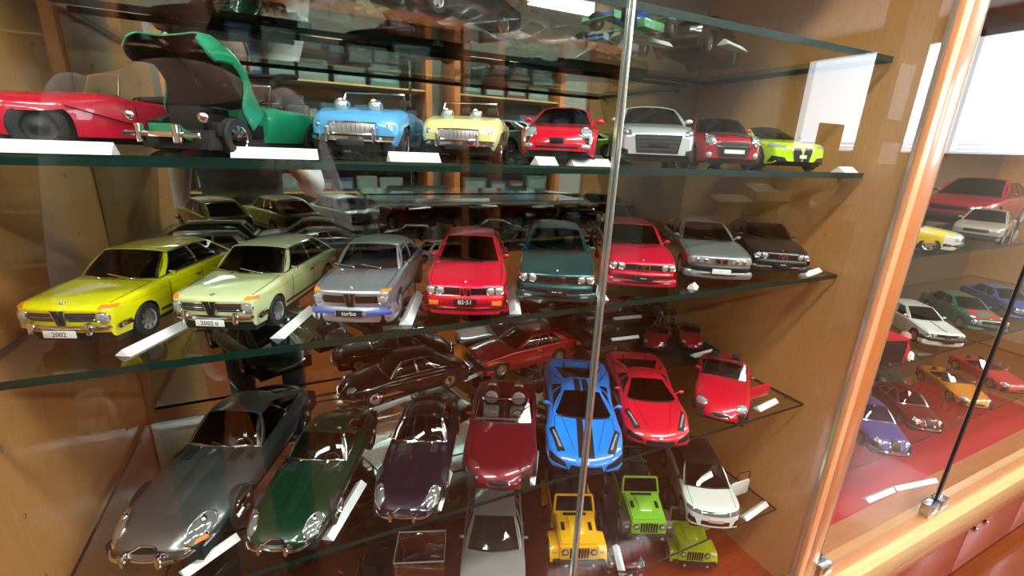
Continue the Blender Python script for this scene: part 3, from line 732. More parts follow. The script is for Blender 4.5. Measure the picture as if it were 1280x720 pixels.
# ---------------------------------------------------------------- kinds of car
def place(x, y, z): return W(x, y, z)
def two_door_saloon(name, label, loc, rz, col, kind='hatch', ind=AMBER, plate_t='2002'):
    L = 4.23; s = dict(L=L, col=col, metal=.0 if kind == 'hatch' else .75, axles=(.80, 3.30), wr=.305, rim='steel' if kind == 'hatch' else 'cross', bot=.24, glass=DARKGLASS if kind == 'hatch' else CARGLASS,
        top=[(0, .80), (.2, .845), (1.25, .93), (3.3, .94), (4.0, .90), (4.23, .84)], plan=[(0, .735), (.5, .785), (2, .80), (3.6, .79), (4.23, .72)],
        drop=.075, pw=4.5, nose=(.10, .05, .06), tail=(.12, .06, .06), bow=.10, rake=-.14, cabin=(1.36, 1.82, 3.25 if kind == 'hatch' else 2.95, 4.02 if kind == 'hatch' else 3.45, 1.40, .555), crown=.045, tuck=.10)
    c = Car(name, label, loc, rz, s); c.cabin(bp=(.44, .72) if kind == 'hatch' else (.5,), cw=.06 if kind == 'hatch' else .16, frame=CHROME if kind == 'hatch' else None)
    H = .62
    g = c.rect('grille', -.52, -.10, H-.075, H+.075, BLACK, eps=.006); c.rect('grille', .10, .52, H-.075, H+.075, BLACK, eps=.006)
    for sd in (-1, 1):
        if kind == 'hatch':
            for k in (-.04, 0, .04): c.rect('grille_bar', sd*.11, sd*.51, H+k-.006, H+k+.006, CHROME if k == 0 else SMOKE, eps=.012, nv=1, th=.01)
            c.rect('grille_trim', min(sd*.09, sd*.53), max(sd*.09, sd*.53), H+.075, H+.09, CHROME, eps=.014, nv=1)
        c.quad('kidney_grille', [(sd*.005, H-.14), (sd*.05, H-.14), (sd*.09, H+.12), (sd*.02, H+.12)], BLACK, eps=.03)
        c.patch('kidney_frame', lambda u, v: (sd*(lerp(.05, .10, v)+.018*u), lerp(H-.15, H+.13, v)), CHROME, eps=.035, nu=1, nv=4)
        c.disc('headlamp', sd*.615, H, .095, .095, LENS, eps=.02, bulge=.03, ring=.012)
        c.quad('indicator', [(sd*.56, .765), (sd*.735, .755), (sd*.735, .80), (sd*.60, .81)], ind, eps=.014, nu=4, nv=2)
    if kind == 'hatch':
        b = c.bar('bumper', .44, .085, .06, CHROME, wrap=.35, out=.05)
        for sd in (-1, 1):
            p, _ = c.hit(sd*.44, .44, 'front'); M = Matrix.Translation((sd*.44, p.y-.1, .44))
            c.put('overrider', MB().box(-.04, .04, -.05, .05, -.1, .11, .03, M), CHROME)
        c.plate(.36, .50, .12, PLATE_W, txt=plate_t, size=.09, out=.12)
    else:
        spo = c.bar('front_spoiler', .30, .30, .10, c.paint, wrap=.38, out=.03, half=.80)
        c.quad('stripe', [(-.74, .30), (-.30, .28), (-.30, .40), (-.74, .40)], principled('blue_stripe', (.07, .13, .55), .35), eps=.10, nu=8)
        c.quad('stripe', [(.30, .28), (.74, .30), (.74, .40), (.30, .40)], principled('blue_stripe', (.07, .13, .55), .35), eps=.10, nu=8)
        c.rect('stripe', -.74, .74, .24, .27, principled('violet_stripe', (.35, .2, .6), .35), eps=.10, nu=12, nv=1)
        c.plate(.37, .50, .12, PLATE_B, txt='turbo', tcol=PLATE_W, size=.1, out=.14)
        for x in (-.27, .04):
            c.patch('bonnet_stripe', lambda u, v, x=x: (x*1.0+lerp(-.012, .012, u), lerp(.12, 1.15, v)), ALLOY, 'top', nu=1, nv=8, eps=.008, th=.01)
    c.disc('bonnet_badge', 0, .10, .035, .035, principled('badge_blue', (.08, .2, .5), .3), d='top', bulge=.01, ring=.006, lname='badge_ring')
    c.hoodseam(1.18, .86); c.doors(1.50, 2.55); c.wipers(CHROME)
    c.bar('rear_bumper', .45, .09, .06, CHROME if kind == 'hatch' else BLACK, d='back', wrap=.35, out=.04)
    for sd in (-1, 1):
        if kind == 'hatch': c.rect('tail_lamp', min(sd*.45, sd*.7), max(sd*.45, sd*.7), .60, .70, REDLENS, d='back')
        else: c.disc('tail_lamp', sd*.56, .66, .08, .08, REDLENS, d='back')
        c.rect('side_trim', 1.2, 3.0, .33, .37, BLACK, 'right' if sd > 0 else 'left', nu=6, nv=1, eps=.01)
    c.patch('crease', lambda u, v: (lerp(.5, 3.9, u), lerp(.745, .755, v)), SMOKE if kind != 'hatch' else principled('crease_shade', tuple(x*.6 for x in col), .4), 'right', nu=14, nv=1, eps=.006, th=.01)  # flank crease as a strip with its shade put into the colour
    p = c.pt(1.55, 1.1); M = Matrix.Translation((p.x+.09, 1.62, p.z+.06))
    c.put('door_mirror', MB().box(-.07, .07, -.02, .02, -.035, .035, .012, M).tube([(p.x-.02, 1.62, p.z-.02), (p.x+.05, 1.62, p.z+.04)], .012, 5), CHROME)
    return c
def box_saloon(name, label, loc, rz, col, v='M3', metal=0., glass=None, plate_t=None, scale=1/18.):
    """1980s and 1990s saloons and coupes with twin round lamps"""
    P = dict(M3=dict(L=4.45, w=.84, h=1.40, hood=.94, cab=(1.46, 2.12, 3.25, 3.7, .57), bot=.16),
             E34=dict(L=4.80, w=.875, h=1.43, hood=.98, cab=(1.62, 2.3, 3.6, 4.2, .61), bot=.19),
             E36=dict(L=4.50, w=.855, h=1.38, hood=.95, cab=(1.52, 2.26, 3.35, 3.95, .58), bot=.20),
             E30=dict(L=4.40, w=.82, h=1.39, hood=.95, cab=(1.44, 2.1, 3.2, 3.7, .57), bot=.22))[v]
    L, w, h, hd = P['L'], P['w'], P['h'], P['hood']; cb = P['cab']
    s = dict(L=L, col=col, metal=metal, axles=(.78, L-1.02), wr=.325, rim='cross' if v != 'E36' else 'ten', bot=P['bot'], glass=glass or DARKGLASS,
        top=[(0, hd-.185), (.12, hd-.145), (1.3, hd), (cb[3], hd+.03), (L-.2, hd+.02), (L, hd-.06)], plan=[(0, w*.93), (.5, w*.985), (2, w), (L-.7, w*.99), (L, w*.90)],
        drop=.07, pw=4.0, nose=(.10, .05, .05), tail=(.12, .05, .05), bow=.13, rake=-.10, cabin=(*cb[:4], h, cb[4]), crown=.035, fall=.0, tuck=.06, flare=.045 if v == 'M3' else .015)
    c = Car(name, label, loc, rz, s, scale=scale); c.cabin(bp=(.42,) if v in ('M3', 'E30') else (.36, .68), cw=.13, interior=GREYL if v == 'E34' else BLACKL, frame=None, sunroof=False)
    H = hd-.285; pl = principled('dark_trim', (.03, .03, .032), .45)
    fr = c.rect('grille', -w*.86, w*.86, H-.08, H+.06, BLACK if v != 'E36' else c.paint, eps=.004, nu=14)
    for sd in (-1, 1):
        if v == 'E36':
            c.quad('headlamp', [(sd*.28, H-.07), (sd*.78, H-.07), (sd*.76, H+.06), (sd*.28, H+.06)], LENS, eps=.014, nu=6)
            for a in (.38, .58): c.disc('lamp_bowl', sd*a, H-.005, .058, .058, CHROME, eps=.018, bulge=.02)
            c.quad('indicator', [(sd*.79, H-.07), (sd*.845, H-.06), (sd*.84, H+.05), (sd*.79, H+.06)], AMBER if sd > 0 else REDLENS, eps=.012, nu=2)
        else:
            for a in (.50, .685): c.disc('headlamp', sd*a*w/.84, H-.004, .083 if v != 'M3' else .085, .083, LENS, eps=.02, bulge=.03, ring=.012)
            if v == 'E34': c.quad('indicator', [(sd*.79, H-.06), (sd*.845, H-.06), (sd*.84, H+.05), (sd*.79, H+.06)], AMBER, eps=.012, nu=2)
        kw, kz = (.10, .115) if v in ('M3', 'E30') else (.145, .075)
        k = c.quad('kidney_frame', [(sd*.012, H-kz), (sd*(.012+kw), H-kz), (sd*(.012+kw), H+.062), (sd*.012, H+.062)], CHROME if v != 'M3' else c.paint, eps=.03)
        c.quad('kidney_grille', [(sd*.03, H-kz+.018), (sd*(kw-.006), H-kz+.018), (sd*(kw-.006), H+.046), (sd*.03, H+.046)], BLACK, eps=.04, parent=k)
    if v == 'M3':
        c.bar('bumper', .47, .19, .09, c.paint, wrap=.42, out=.04); c.bar('front_spoiler', .23, .17, .13, c.paint, wrap=.42, out=.06)
        c.plate(.46, .46, .12, PLATE_B, txt='BS\u00b751', tcol=PLATE_W, size=.1, out=.15)
        for sd in (-1, 1):
            c.rect('indicator', min(sd*.52, sd*.70), max(sd*.52, sd*.70), .38, .45, AMBER, eps=.12)
        c.rect('spoiler_lip', -.74, .74, .29, .305, BLACK, eps=.14, nu=12, nv=1)
        c.put('boot_spoiler', MB().box(-.7, .7, L-.32, L-.08, hd+.13, hd+.16, .012).box(-.7, -.62, L-.3, L-.12, hd-.02, hd+.14, .012).box(.62, .7, L-.3, L-.12, hd-.02, hd+.14, .012), c.paint)
    else:
        bc = c.paint if v in ('E34',) else pl
        c.bar('bumper', .48, .16, .10, bc, wrap=.42, out=.05)
        lo = c.bar('front_spoiler', .29, .19, .08, c.paint, wrap=.40, out=.02)
        c.rect('bumper_strip', -.7, .7, .47, .50, BLACK, eps=.115, nu=12, nv=1)
        pm = PLATE_W if v == 'E36' else PLATE_B
        c.plate(.44 if v != 'E36' else .42, .46, .13, pm, txt=plate_t, tcol=BLACK if v == 'E36' else PLATE_W, size=.085, out=.16)
        c.rect('air_intake', -.42, .42, .24, .32, BLACK, eps=.065, nu=8)
        for sd in (-1, 1): c.rect('fog_lamp', min(sd*.52, sd*.68), max(sd*.52, sd*.68), .27, .33, LENS, eps=.07, nu=3)
    c.disc('bonnet_badge', 0, .13, .028, .028, principled('badge_blue', (.08, .2, .5), .3), d='top', bulge=.01, ring=.006, lname='badge_ring')
    c.hoodseam(1.22, .88); c.doors(1.5, 2.65); c.mirrors(1.62, mat=c.paint, size=.085); c.wipers()
    c.bar('rear_bumper', .47, .17, .08, pl if v == 'E36' else c.paint, d='back', wrap=.35, out=.04)
    for sd in (-1, 1): c.rect('tail_lamp', min(sd*.38, sd*.74), max(sd*.38, sd*.74), .64, .77, REDLENS, d='back')
    c.plate(.62, .4, .12, PLATE_W, d='back', out=.03)
    return c
def grand_tourer(name, label, loc, rz, col, metal=.4, scale=1/18., interior=BEIGE, glass=CARGLASS, long_roof=True, small=False):
    L = 4.55; s = dict(L=L, col=col, metal=metal, axles=(1.08, 3.45), wr=.325, rim='wire', bot=.22, glass=glass, rimmat=CHROME,
        top=[(0, .44), (.25, .56), (.8, .70), (1.6, .79), (2.3, .81), (3.6, .86), (4.2, .72), (4.55, .55)], plan=[(0, .56), (.25, .68), (.7, .77), (1.6, .81), (3.0, .815), (3.8, .76), (4.55, .42)],
        drop=[(0, .16), (.8, .26), (1.6, .28), (3.4, .26), (4.55, .18)], pw=2.3, nose=(.35, .20, .10), tail=(.35, .25, .10), bow=.26, tbow=.15, rake=.0,
        cabin=(2.02, 2.42, 3.05, 4.05, 1.24, .46), bf=.80, crown=.09, tuck=.16, flare=.01, seat=.12, seath=.82, ridge=(sm(L, [(0, .02), (.3, .05), (1.2, .055), (2.2, .015), (4.55, 0)]), .66, .2))
    c = Car(name, label, loc, rz, s, scale=scale); c.cabin(bp=(.52,), cw=.10, frame=CHROME, interior=interior, rear=True)
    # bonnet bulge, louvres, chrome, covered lamps
    c.patch('bonnet_bulge', lambda u, v: (lerp(-.17, .17, u)*(1-.35*(1-v)), lerp(.55, 1.95, v)), c.paint, 'top', nu=8, nv=10, eps=.006, bulge=.045)
    for sd in (-1, 1):
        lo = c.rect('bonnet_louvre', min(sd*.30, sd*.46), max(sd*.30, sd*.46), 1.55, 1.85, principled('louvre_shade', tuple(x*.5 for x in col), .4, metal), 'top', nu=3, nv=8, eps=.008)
        c.disc('headlamp', sd*.555, .42, .105, .25, principled('lamp_cover', (.28, .29, .28), .06, .5, 1.0), d='top', eps=.012, bulge=.035, rot=sd*-.30, ring=.013, n=20)
        c.disc('headlamp_bowl', sd*.545, .50, .05, .06, CHROME, d='top', eps=.02, bulge=.05)
        c.rect('indicator', min(sd*.50, sd*.66), max(sd*.50, sd*.66), .40, .45, AMBER if small is False else LENS, eps=.015, nu=4)
    c.disc('nose_intake', 0, .40, .30, .075, BLACK, eps=-.002, bulge=0, ring=.015, n=20, th=.05)
    c.rect('intake_bar', -.34, .34, .395, .41, CHROME, eps=.03, nu=8, nv=1)
    for sd in (-1, 1):
        pts = []
        for k in range(9):
            a = sd*lerp(.20, .70, k/8); p, _ = c.hit(a, .33, 'front'); pts.append(Vector((a, p.y-.05+.05*(k == 8), .34+.02*math.sin(k))))
        m = MB(); m.tube([(p.x, p.y, .345) for p in pts], [.03]*8+[.02], 8); c.put('bumper', m, CHROME)
        p, _ = c.hit(sd*.24, .36, 'front'); c.put('overrider', MB().box(-.032, .032, -.05, .04, -.08, .12, .025, Matrix.Translation((sd*.24, p.y-.05, .36))), CHROME)
    c.doors(2.25, 3.05); c.wipers(CHROME)
    c.bar('rear_bumper', .42, .06, .05, CHROME, d='back', out=.03)
    return c
def mid_engined(name, label, loc, rz, col, stripe=None, kind='c8', metal=.0, scale=1/18.):
    L = 4.63; s = dict(L=L, col=col, metal=metal, axles=(.98, 3.70), wr=.345, rim='ten', bot=.14, glass=DARKGLASS, rimmat=principled('dark_alloy', (.06, .06, .065), .35, .8),
        top=[(0, .50), (.15, .56), (1.0, .80), (1.7, .93), (3.4, 1.0), (4.3, 1.0), (4.63, .92)], plan=[(0, .84), (.3, .92), (1.0, .955), (2.2, .90), (3.2, .985), (4.2, .98), (4.63, .90)],
        drop=[(0, .10), (1.2, .20), (4.63, .16)], pw=3.0, nose=(.22, .12, .12), tail=(.16, .06, .06), bow=.36, rake=.20,
        cabin=(1.38, 2.12, 2.75, 3.75, 1.22, .52), crown=.06, tuck=.06, flare=.04, bf=.86, ridge=(sm(L, [(0, .0), (.7, .06), (1.3, .06), (2, .0), (2.9, .03), (3.6, .10), (4.63, .04)]), .80, .13))
    c = Car(name, label, loc, rz, s, scale=scale); c.cabin(bp=(.40,), cw=.42, frame=None)
    pm = c.paint
    for sd in (-1, 1):
        h = c.quad('headlamp', [(sd*.50, .26), (sd*.68, .26), (sd*.88, .88), (sd*.76, .90)], BLACK, 'top', nu=3, nv=8, eps=.010)
        c.quad('headlamp_lens', [(sd*.58, .36), (sd*.64, .36), (sd*.80, .78), (sd*.775, .80)], LENS, 'top', nu=2, nv=6, eps=.022, parent=h)
        c.quad('air_intake', [(sd*.42, .24), (sd*.86, .28), (sd*.86, .50), (sd*.50, .40)], BLACK, eps=.012, nu=6)
        c.quad('intake_blade', [(sd*.46, .27), (sd*.85, .30), (sd*.85, .325), (sd*.46, .295)], pm, eps=.04, nu=5, nv=1)
        c.quad('bonnet_crease', [(sd*.28, .30), (sd*.30, .30), (sd*.56, 1.25), (sd*.54, 1.25)], principled('crease_%d' % (col[0]*100), tuple(x*.45 for x in col), .4), 'top', nu=1, nv=8, eps=.006)  # bonnet fold: shade painted as a darkened copy of the body colour
        d = 'right' if sd > 0 else 'left'
        c.quad('side_scoop', [(2.55, .38), (2.98, .36), (3.05, .92), (2.85, .92)], BLACK, d, nu=3, nv=5, eps=.008)
        c.rect('side_skirt', 1.4, 3.2, .14, .2, BLACK, d, nu=8, nv=1, eps=.03)
        c.rect('tail_lamp', min(sd*.45, sd*.8), max(sd*.45, sd*.8), .66, .78, REDLENS, d='back')
        # roof buttress and engine cover
    c.quad('grille', [(-.42, .22), (.42, .22), (.36, .38), (-.36, .38)], BLACK, eps=.012, nu=10)
    c.rect('splitter', -.86, .86, .13, .16, BLACK, eps=.05, nu=14, nv=1)
    c.disc('badge', 0, .44, .05, .035, CHROME, eps=.012, bulge=.01)
    c.rect('engine_cover', -.40, .40, 3.50, 4.15, BLACK, 'top', nu=6, nv=6, eps=.012)
    for k in range(4): c.rect('cover_slat', -.36, .36, 3.82+k*.09, 3.86+k*.09, pm, 'top', nu=6, nv=1, eps=.03)
    if stripe:
        for a, b in ((-.19, -.03), (.03, .19)):
            c.rect('racing_stripe', a, b, .10, 1.30, stripe, 'top', nu=2, nv=14, eps=.008)
            G = [[(lerp(a, b, j/2), lerp(2.05, 2.78, i/6), 1.226+.006*math.sin(i/6*3)-.03*(2*(i/6)-.7)**2) for j in range(3)] for i in range(7)]
            c.put('roof_stripe', MB_shell([[Vector(p) for p in r] for r in G], [[Vector(p)-Vector((0, 0, .02)) for p in r] for r in G]), stripe, recalc=True)
    c.mirrors(1.72, size=.09, stalk=.12); c.doors(1.65, 2.72, handle=False); c.hoodseam(1.28, .78)
    return c
def little_roadster(name, label, loc, rz, col, scale=1/18.):
    L = 3.45; s = dict(L=L, col=col, metal=0, axles=(.62, 2.66), wr=.285, rim='steel', bot=.22, glass=CLEARGLASS, hole=(1.42, 2.25), rimmat=CHROME,
        top=[(0, .62), (.2, .74), (.8, .84), (1.4, .85), (2.3, .84), (3.0, .78), (3.45, .62)], plan=[(0, .68), (.25, .72), (.8, .75), (2.5, .72), (3.45, .54)],
        drop=[(0, .22), (.8, .20), (1.6, .10), (2.6, .16), (3.45, .2)], pw=2.6, nose=(.22, .10, .10), tail=(.3, .2, .12), bow=.20, tbow=.12, rake=0,
        cabin=(1.32, 1.5, 2.0, 2.3, 1.15, .5), tuck=.14, flare=.035, ridge=(sm(L, [(0, .0), (.5, .05), (1.2, .03), (2, 0), (3.45, 0)]), .85, .18))
    c = Car(name, label, loc, rz, s, scale=scale)
    c.quad('grille', [(-.30, .40), (.30, .40), (.36, .55), (-.36, .55)], principled('grille_mesh', (.5, .5, .5), .35, .8), eps=.008, nu=10)
    m = MB(); pts = [c.hit(x, z, 'front')[0]+Vector((0, -.02, 0)) for x, z in ((-.31, .39), (-.15, .385), (0, .385), (.15, .385), (.31, .39), (.375, .48), (.37, .56), (.15, .565), (0, .57), (-.15, .565), (-.37, .56), (-.375, .48))]
    m.tube(pts, .014, 6, close=True); c.put('grille_surround', m, CHROME)
    for k in range(9): c.rect('grille_slat', -.28+k*.07-.004, -.28+k*.07+.004, .41, .54, CHROME, eps=.014, nu=1, nv=3)
    for sd in (-1, 1):   # upright pop-eye lamps on the bonnet
        p, _ = c.hit(sd*.27, .52, 'top'); M = Matrix.Translation((sd*.27, .44, p.z+.035)) @ Matrix.Rotation(math.radians(8), 4, 'X')
        pod = c.put('lamp_pod', MB().lathe([(-.03, .1), (.0, .108), (.12, .10), (.3, .06), (.5, .005)], 16, 'y', M), c.paint)
        c.put('headlamp', MB().lathe([(-.075, .001), (-.065, .05), (-.04, .085), (-.02, .1)], 16, 'y', M), LENS, pod); c.put('lamp_ring', MB().lathe([(-.035, .098), (-.025, .116), (-.005, .112)], 16, 'y', M), CHROME, pod)
        c.disc('side_lamp', sd*.56, .53, .035, .035, LENS, eps=.01, bulge=.02, ring=.007)
    c.bar('bumper', .33, .09, .06, CHROME, out=.07, half=.66)
    for sd in (-1, 1):
        p, _ = c.hit(sd*.36, .33, 'front'); c.put('overrider', MB().box(-.03, .03, -.04, .06, -.08, .16, .025, Matrix.Translation((sd*.36, p.y-.11, .34))), CHROME)
    c.plate(.26, .42, .09, PLATE_B, out=.09)
    open_top(c, 1.30, 1.12, .60, True); c.seats(1.85, 2.2, BLACKL, rows=1)
    c.put('cockpit_floor', MB().box(-.55, .55, 1.35, 2.3, .2, .26), DARKIN); c.doors(1.45, 2.15, handle=False)
    c.bar('rear_bumper', .36, .08, .05, CHROME, d='back', out=.05, half=.6)
    return c
def open_top(c, x, zt, hw, frame=True, rake=.22, fm=None, tint=None):
    nu, nv = 10, 4; G = []
    zb = c.top(x)-.01; fm = fm or CHROME
    for i in range(nv+1):
        v = i/nv; G.append([Vector((lerp(hw, hw*.88, v)*u, x-.10*(1-u*u)+rake*v, lerp(zb-.04*u*u, zt, v))) for u in np.linspace(-1, 1, nu+1)])
    w = c.put('windscreen', MB().grid(G), tint or c.glass)
    ed = [r[0] for r in G]+G[-1][1:-1]+[r[-1] for r in G[::-1]]
    c.put('windscreen_frame', MB().tube(ed, .016, 6), fm, w)
    c.put('windscreen_base', MB().tube(G[0], .018, 6), BLACK, w)
def modern(name, label, loc, rz, col, kind, metal=0., scale=1/18.):
    """modern hatchbacks and coupes seen nose-on"""
    K = dict(
      roundcoupe=dict(L=3.9, w=.80, h=1.25, hood=.84, cab=(1.25, 1.95, 2.6, 3.5, .50), nose=(.45, .14, .22), bow=.30),
      biggrille=dict(L=4.0, w=.87, h=1.42, hood=.97, cab=(1.12, 1.85, 3.1, 3.75, .60), nose=(.2, .08, .10), bow=.18),
      chubby=dict(L=3.85, w=.865, h=1.41, hood=.98, cab=(1.05, 1.5, 3.2, 3.65, .62), nose=(.25, .10, .12), bow=.2),
      limecoupe=dict(L=4.8, w=.93, h=1.36, hood=.94, cab=(1.45, 2.3, 3.2, 4.2, .58), nose=(.25, .10, .14), bow=.25),
      suv=dict(L=4.6, w=1.0, h=1.66, hood=1.12, cab=(1.25, 1.95, 3.7, 4.35, .70), nose=(.25, .10, .12), bow=.22))[kind]
    L, w, h, hd = K['L'], K['w'], K['h'], K['hood']; cb = K['cab']
    s = dict(L=L, col=col, metal=metal, axles=(.80, L-.85), wr=.335 if kind != 'suv' else .40, rim='five', bot=.17 if kind != 'suv' else .26, glass=DARKGLASS,
        top=[(0, hd-.20), (.2, hd-.13), (cb[0]+.1, hd+.02), (cb[3], hd+.06), (L, hd-.02)], plan=[(0, w*.88), (.5, w*.98), (2, w), (L-.6, w*.98), (L, w*.86)],
        drop=[(0, .12), (1, .13), (L, .13)], pw=3.2, nose=K['nose'], tail=(.2, .1, .1), bow=K['bow'], rake=.06, cabin=(*cb[:4], h, cb[4]), crown=.06, tuck=.06, flare=.04, bf=.88)
    c = Car(name, label, loc, rz, s, scale=scale)
    c.cabin(bp=(.45,), cw=.14, roofmat=paint((.02, .02, .02)) if kind in ('suv', 'chubby', 'limecoupe') else None, frame=BLACK if kind in ('suv', 'chubby') else None)
    if kind == 'roundcoupe':
        for sd in (-1, 1):
            c.disc('headlamp', sd*.56, .30, .12, .15, LENS, d='top', eps=.01, bulge=.03, rot=-sd*.5, ring=.01); c.disc('fog_lamp', sd*.58, .36, .10, .05, LENS, eps=.01, bulge=.02)
            c.quad('indicator', [(sd*.42, .56), (sd*.55, .56), (sd*.52, .60), (sd*.42, .60)], LENS, eps=.01, nu=3)
        c.rect('grille', -.42, .42, .32, .36, BLACK, eps=.01, nu=8, nv=1); c.rect('lower_intake', -.34, .34, .20, .28, BLACK, eps=.01, nu=8)
        c.plate(.47, .28, .10, PLATE_B, out=.03)
    if kind == 'biggrille':
        c.quad('grille', [(-.44, .30), (.44, .30), (.50, .68), (-.50, .68)], BLACK, eps=.015, nu=10, nv=4)
        for z in (.38, .46, .54, .62): c.rect('grille_bar', -.45, .45, z-.006, z+.006, SMOKE, eps=.028, nu=8, nv=1, th=.01)
        c.plate(.50, .42, .12, PLATE_B, out=.05)
        for sd in (-1, 1):
            c.quad('headlamp', [(sd*.56, .66), (sd*.84, .70), (sd*.80, .84), (sd*.58, .76)], SMOKE, eps=.014, nu=6, nv=3); c.disc('lamp_bowl', sd*.68, .73, .05, .05, LENS, eps=.03, bulge=.02)
            c.quad('air_intake', [(sd*.60, .24), (sd*.80, .26), (sd*.78, .40), (sd*.62, .36)], BLACK, eps=.012, nu=4)
        c.rect('splitter', -.8, .8, .17, .22, BLACK, eps=.04, nu=12, nv=1)
    if kind == 'chubby':
        for sd in (-1, 1):
            c.disc('headlamp', sd*.60, .74, .13, .14, LENS, eps=.02, bulge=.05, ring=.018, n=20); c.disc('lamp_bowl', sd*.60, .74, .06, .06, SMOKE, eps=.07, bulge=.02)
            c.rect('bonnet_stripe', min(sd*.22, sd*.36), max(sd*.22, sd*.36), .2, .95, BLACK, 'top', nu=2, nv=6, eps=.008); c.disc('fog_lamp', sd*.62, .36, .07, .07, LENS, eps=.02, bulge=.02)
        c.quad('grille', [(-.36, .30), (.36, .30), (.46, .56), (-.46, .56)], BLACK, eps=.02, nu=10, nv=3); c.quad('upper_grille', [(-.44, .60), (.44, .60), (.36, .70), (-.36, .70)], BLACK, eps=.02, nu=10, nv=2)
        c.rect('number_plate', -.26, .26, .40, .50, PLATE_W, eps=.06, nu=6); c.bar('grille_rim', .585, .03, .03, CHROME, half=.47, out=.03)
    if kind == 'limecoupe':
        for sd in (-1, 1):
            k = c.quad('kidney_frame', [(sd*.025, .25), (sd*.22, .25), (sd*.32, .66), (sd*.035, .68)], CHROME, eps=.02, nu=4, nv=5)
            c.quad('kidney_grille', [(sd*.05, .27), (sd*.205, .27), (sd*.295, .64), (sd*.06, .66)], BLACK, eps=.032, nu=4, nv=5, parent=k)
            c.quad('headlamp', [(sd*.46, .64), (sd*.88, .68), (sd*.84, .78), (sd*.48, .72)], LENS, eps=.014, nu=6, nv=2)
            c.quad('air_intake', [(sd*.40, .24), (sd*.84, .24), (sd*.80, .42), (sd*.50, .38)], BLACK, eps=.014, nu=6, nv=3)
        c.rect('number_plate', -.10, .10, .36, .46, PLATE_W, eps=.06); c.rect('splitter', -.86, .86, .16, .20, c.paint, eps=.06, nu=12, nv=1)
    if kind == 'suv':
        c.rect('grille', -.48, .48, .80, .92, SMOKE, eps=.014, nu=10, nv=2); c.rect('lower_intake', -.50, .50, .42, .58, BLACK, eps=.014, nu=10); c.rect('number_plate', -.26, .26, .56, .67, principled('pink_plate', (.55, .38, .34), .5), eps=.04)
        for sd in (-1, 1):
            c.quad('headlamp', [(sd*.52, .80), (sd*.95, .84), (sd*.93, .94), (sd*.52, .92)], SMOKE, eps=.014, nu=6, nv=2)
            c.quad('air_intake', [(sd*.62, .40), (sd*.90, .42), (sd*.90, .66), (sd*.72, .62)], BLACK, eps=.012, nu=4)
        c.rect('bumper_trim', -.92, .92, .30, .34, principled('bronze_trim', (.45, .25, .18), .4), eps=.03, nu=12, nv=1)
    c.mirrors(cb[0]+.28, size=.095, mat=BLACK if kind in ('suv', 'limecoupe') else None); c.doors(cb[0]+.1, cb[0]+1.25, handle=False); c.hoodseam(cb[0]-.05, .8)
    for sd in (-1, 1): c.rect('tail_lamp', min(sd*.5, sd*.76), max(sd*.5, sd*.76), .66, .80, REDLENS, d='back')
    return c
def loose_door(c, x, sd, deg, col, w=1.1, h=.55, z0=.26, window=True):
    """an opened door swung out on its front hinge"""
    p = c.pt(x, .8); M = Matrix.Translation((sd*p.x, x, z0)) @ Matrix.Rotation(math.radians(-sd*deg), 4, 'Z')
    # door leaf runs back from the hinge along +Y; mirror for the left side
    m = MB().box(-.04, .04, 0, w, 0, h, .02, Matrix.Rotation(0, 4, 'X')); m.v = [M @ p_ for p_ in m.v]
    d = c.put('open_door', m, c.paint)
    t = MB().box(-sd*.05-.02, -sd*.05+.02, .05, w-.05, .05, h-.05); t.v = [M @ p_ for p_ in t.v]; c.put('door_lining', t, BLACKL, d)
    if window:
        f = MB().tube([M @ Vector(q) for q in ((0, .05, h), (0, .42, h+.42), (0, w-.05, h+.40), (0, w-.02, h))], .022, 6); c.put('door_frame', f, BLACK, d)
    return d
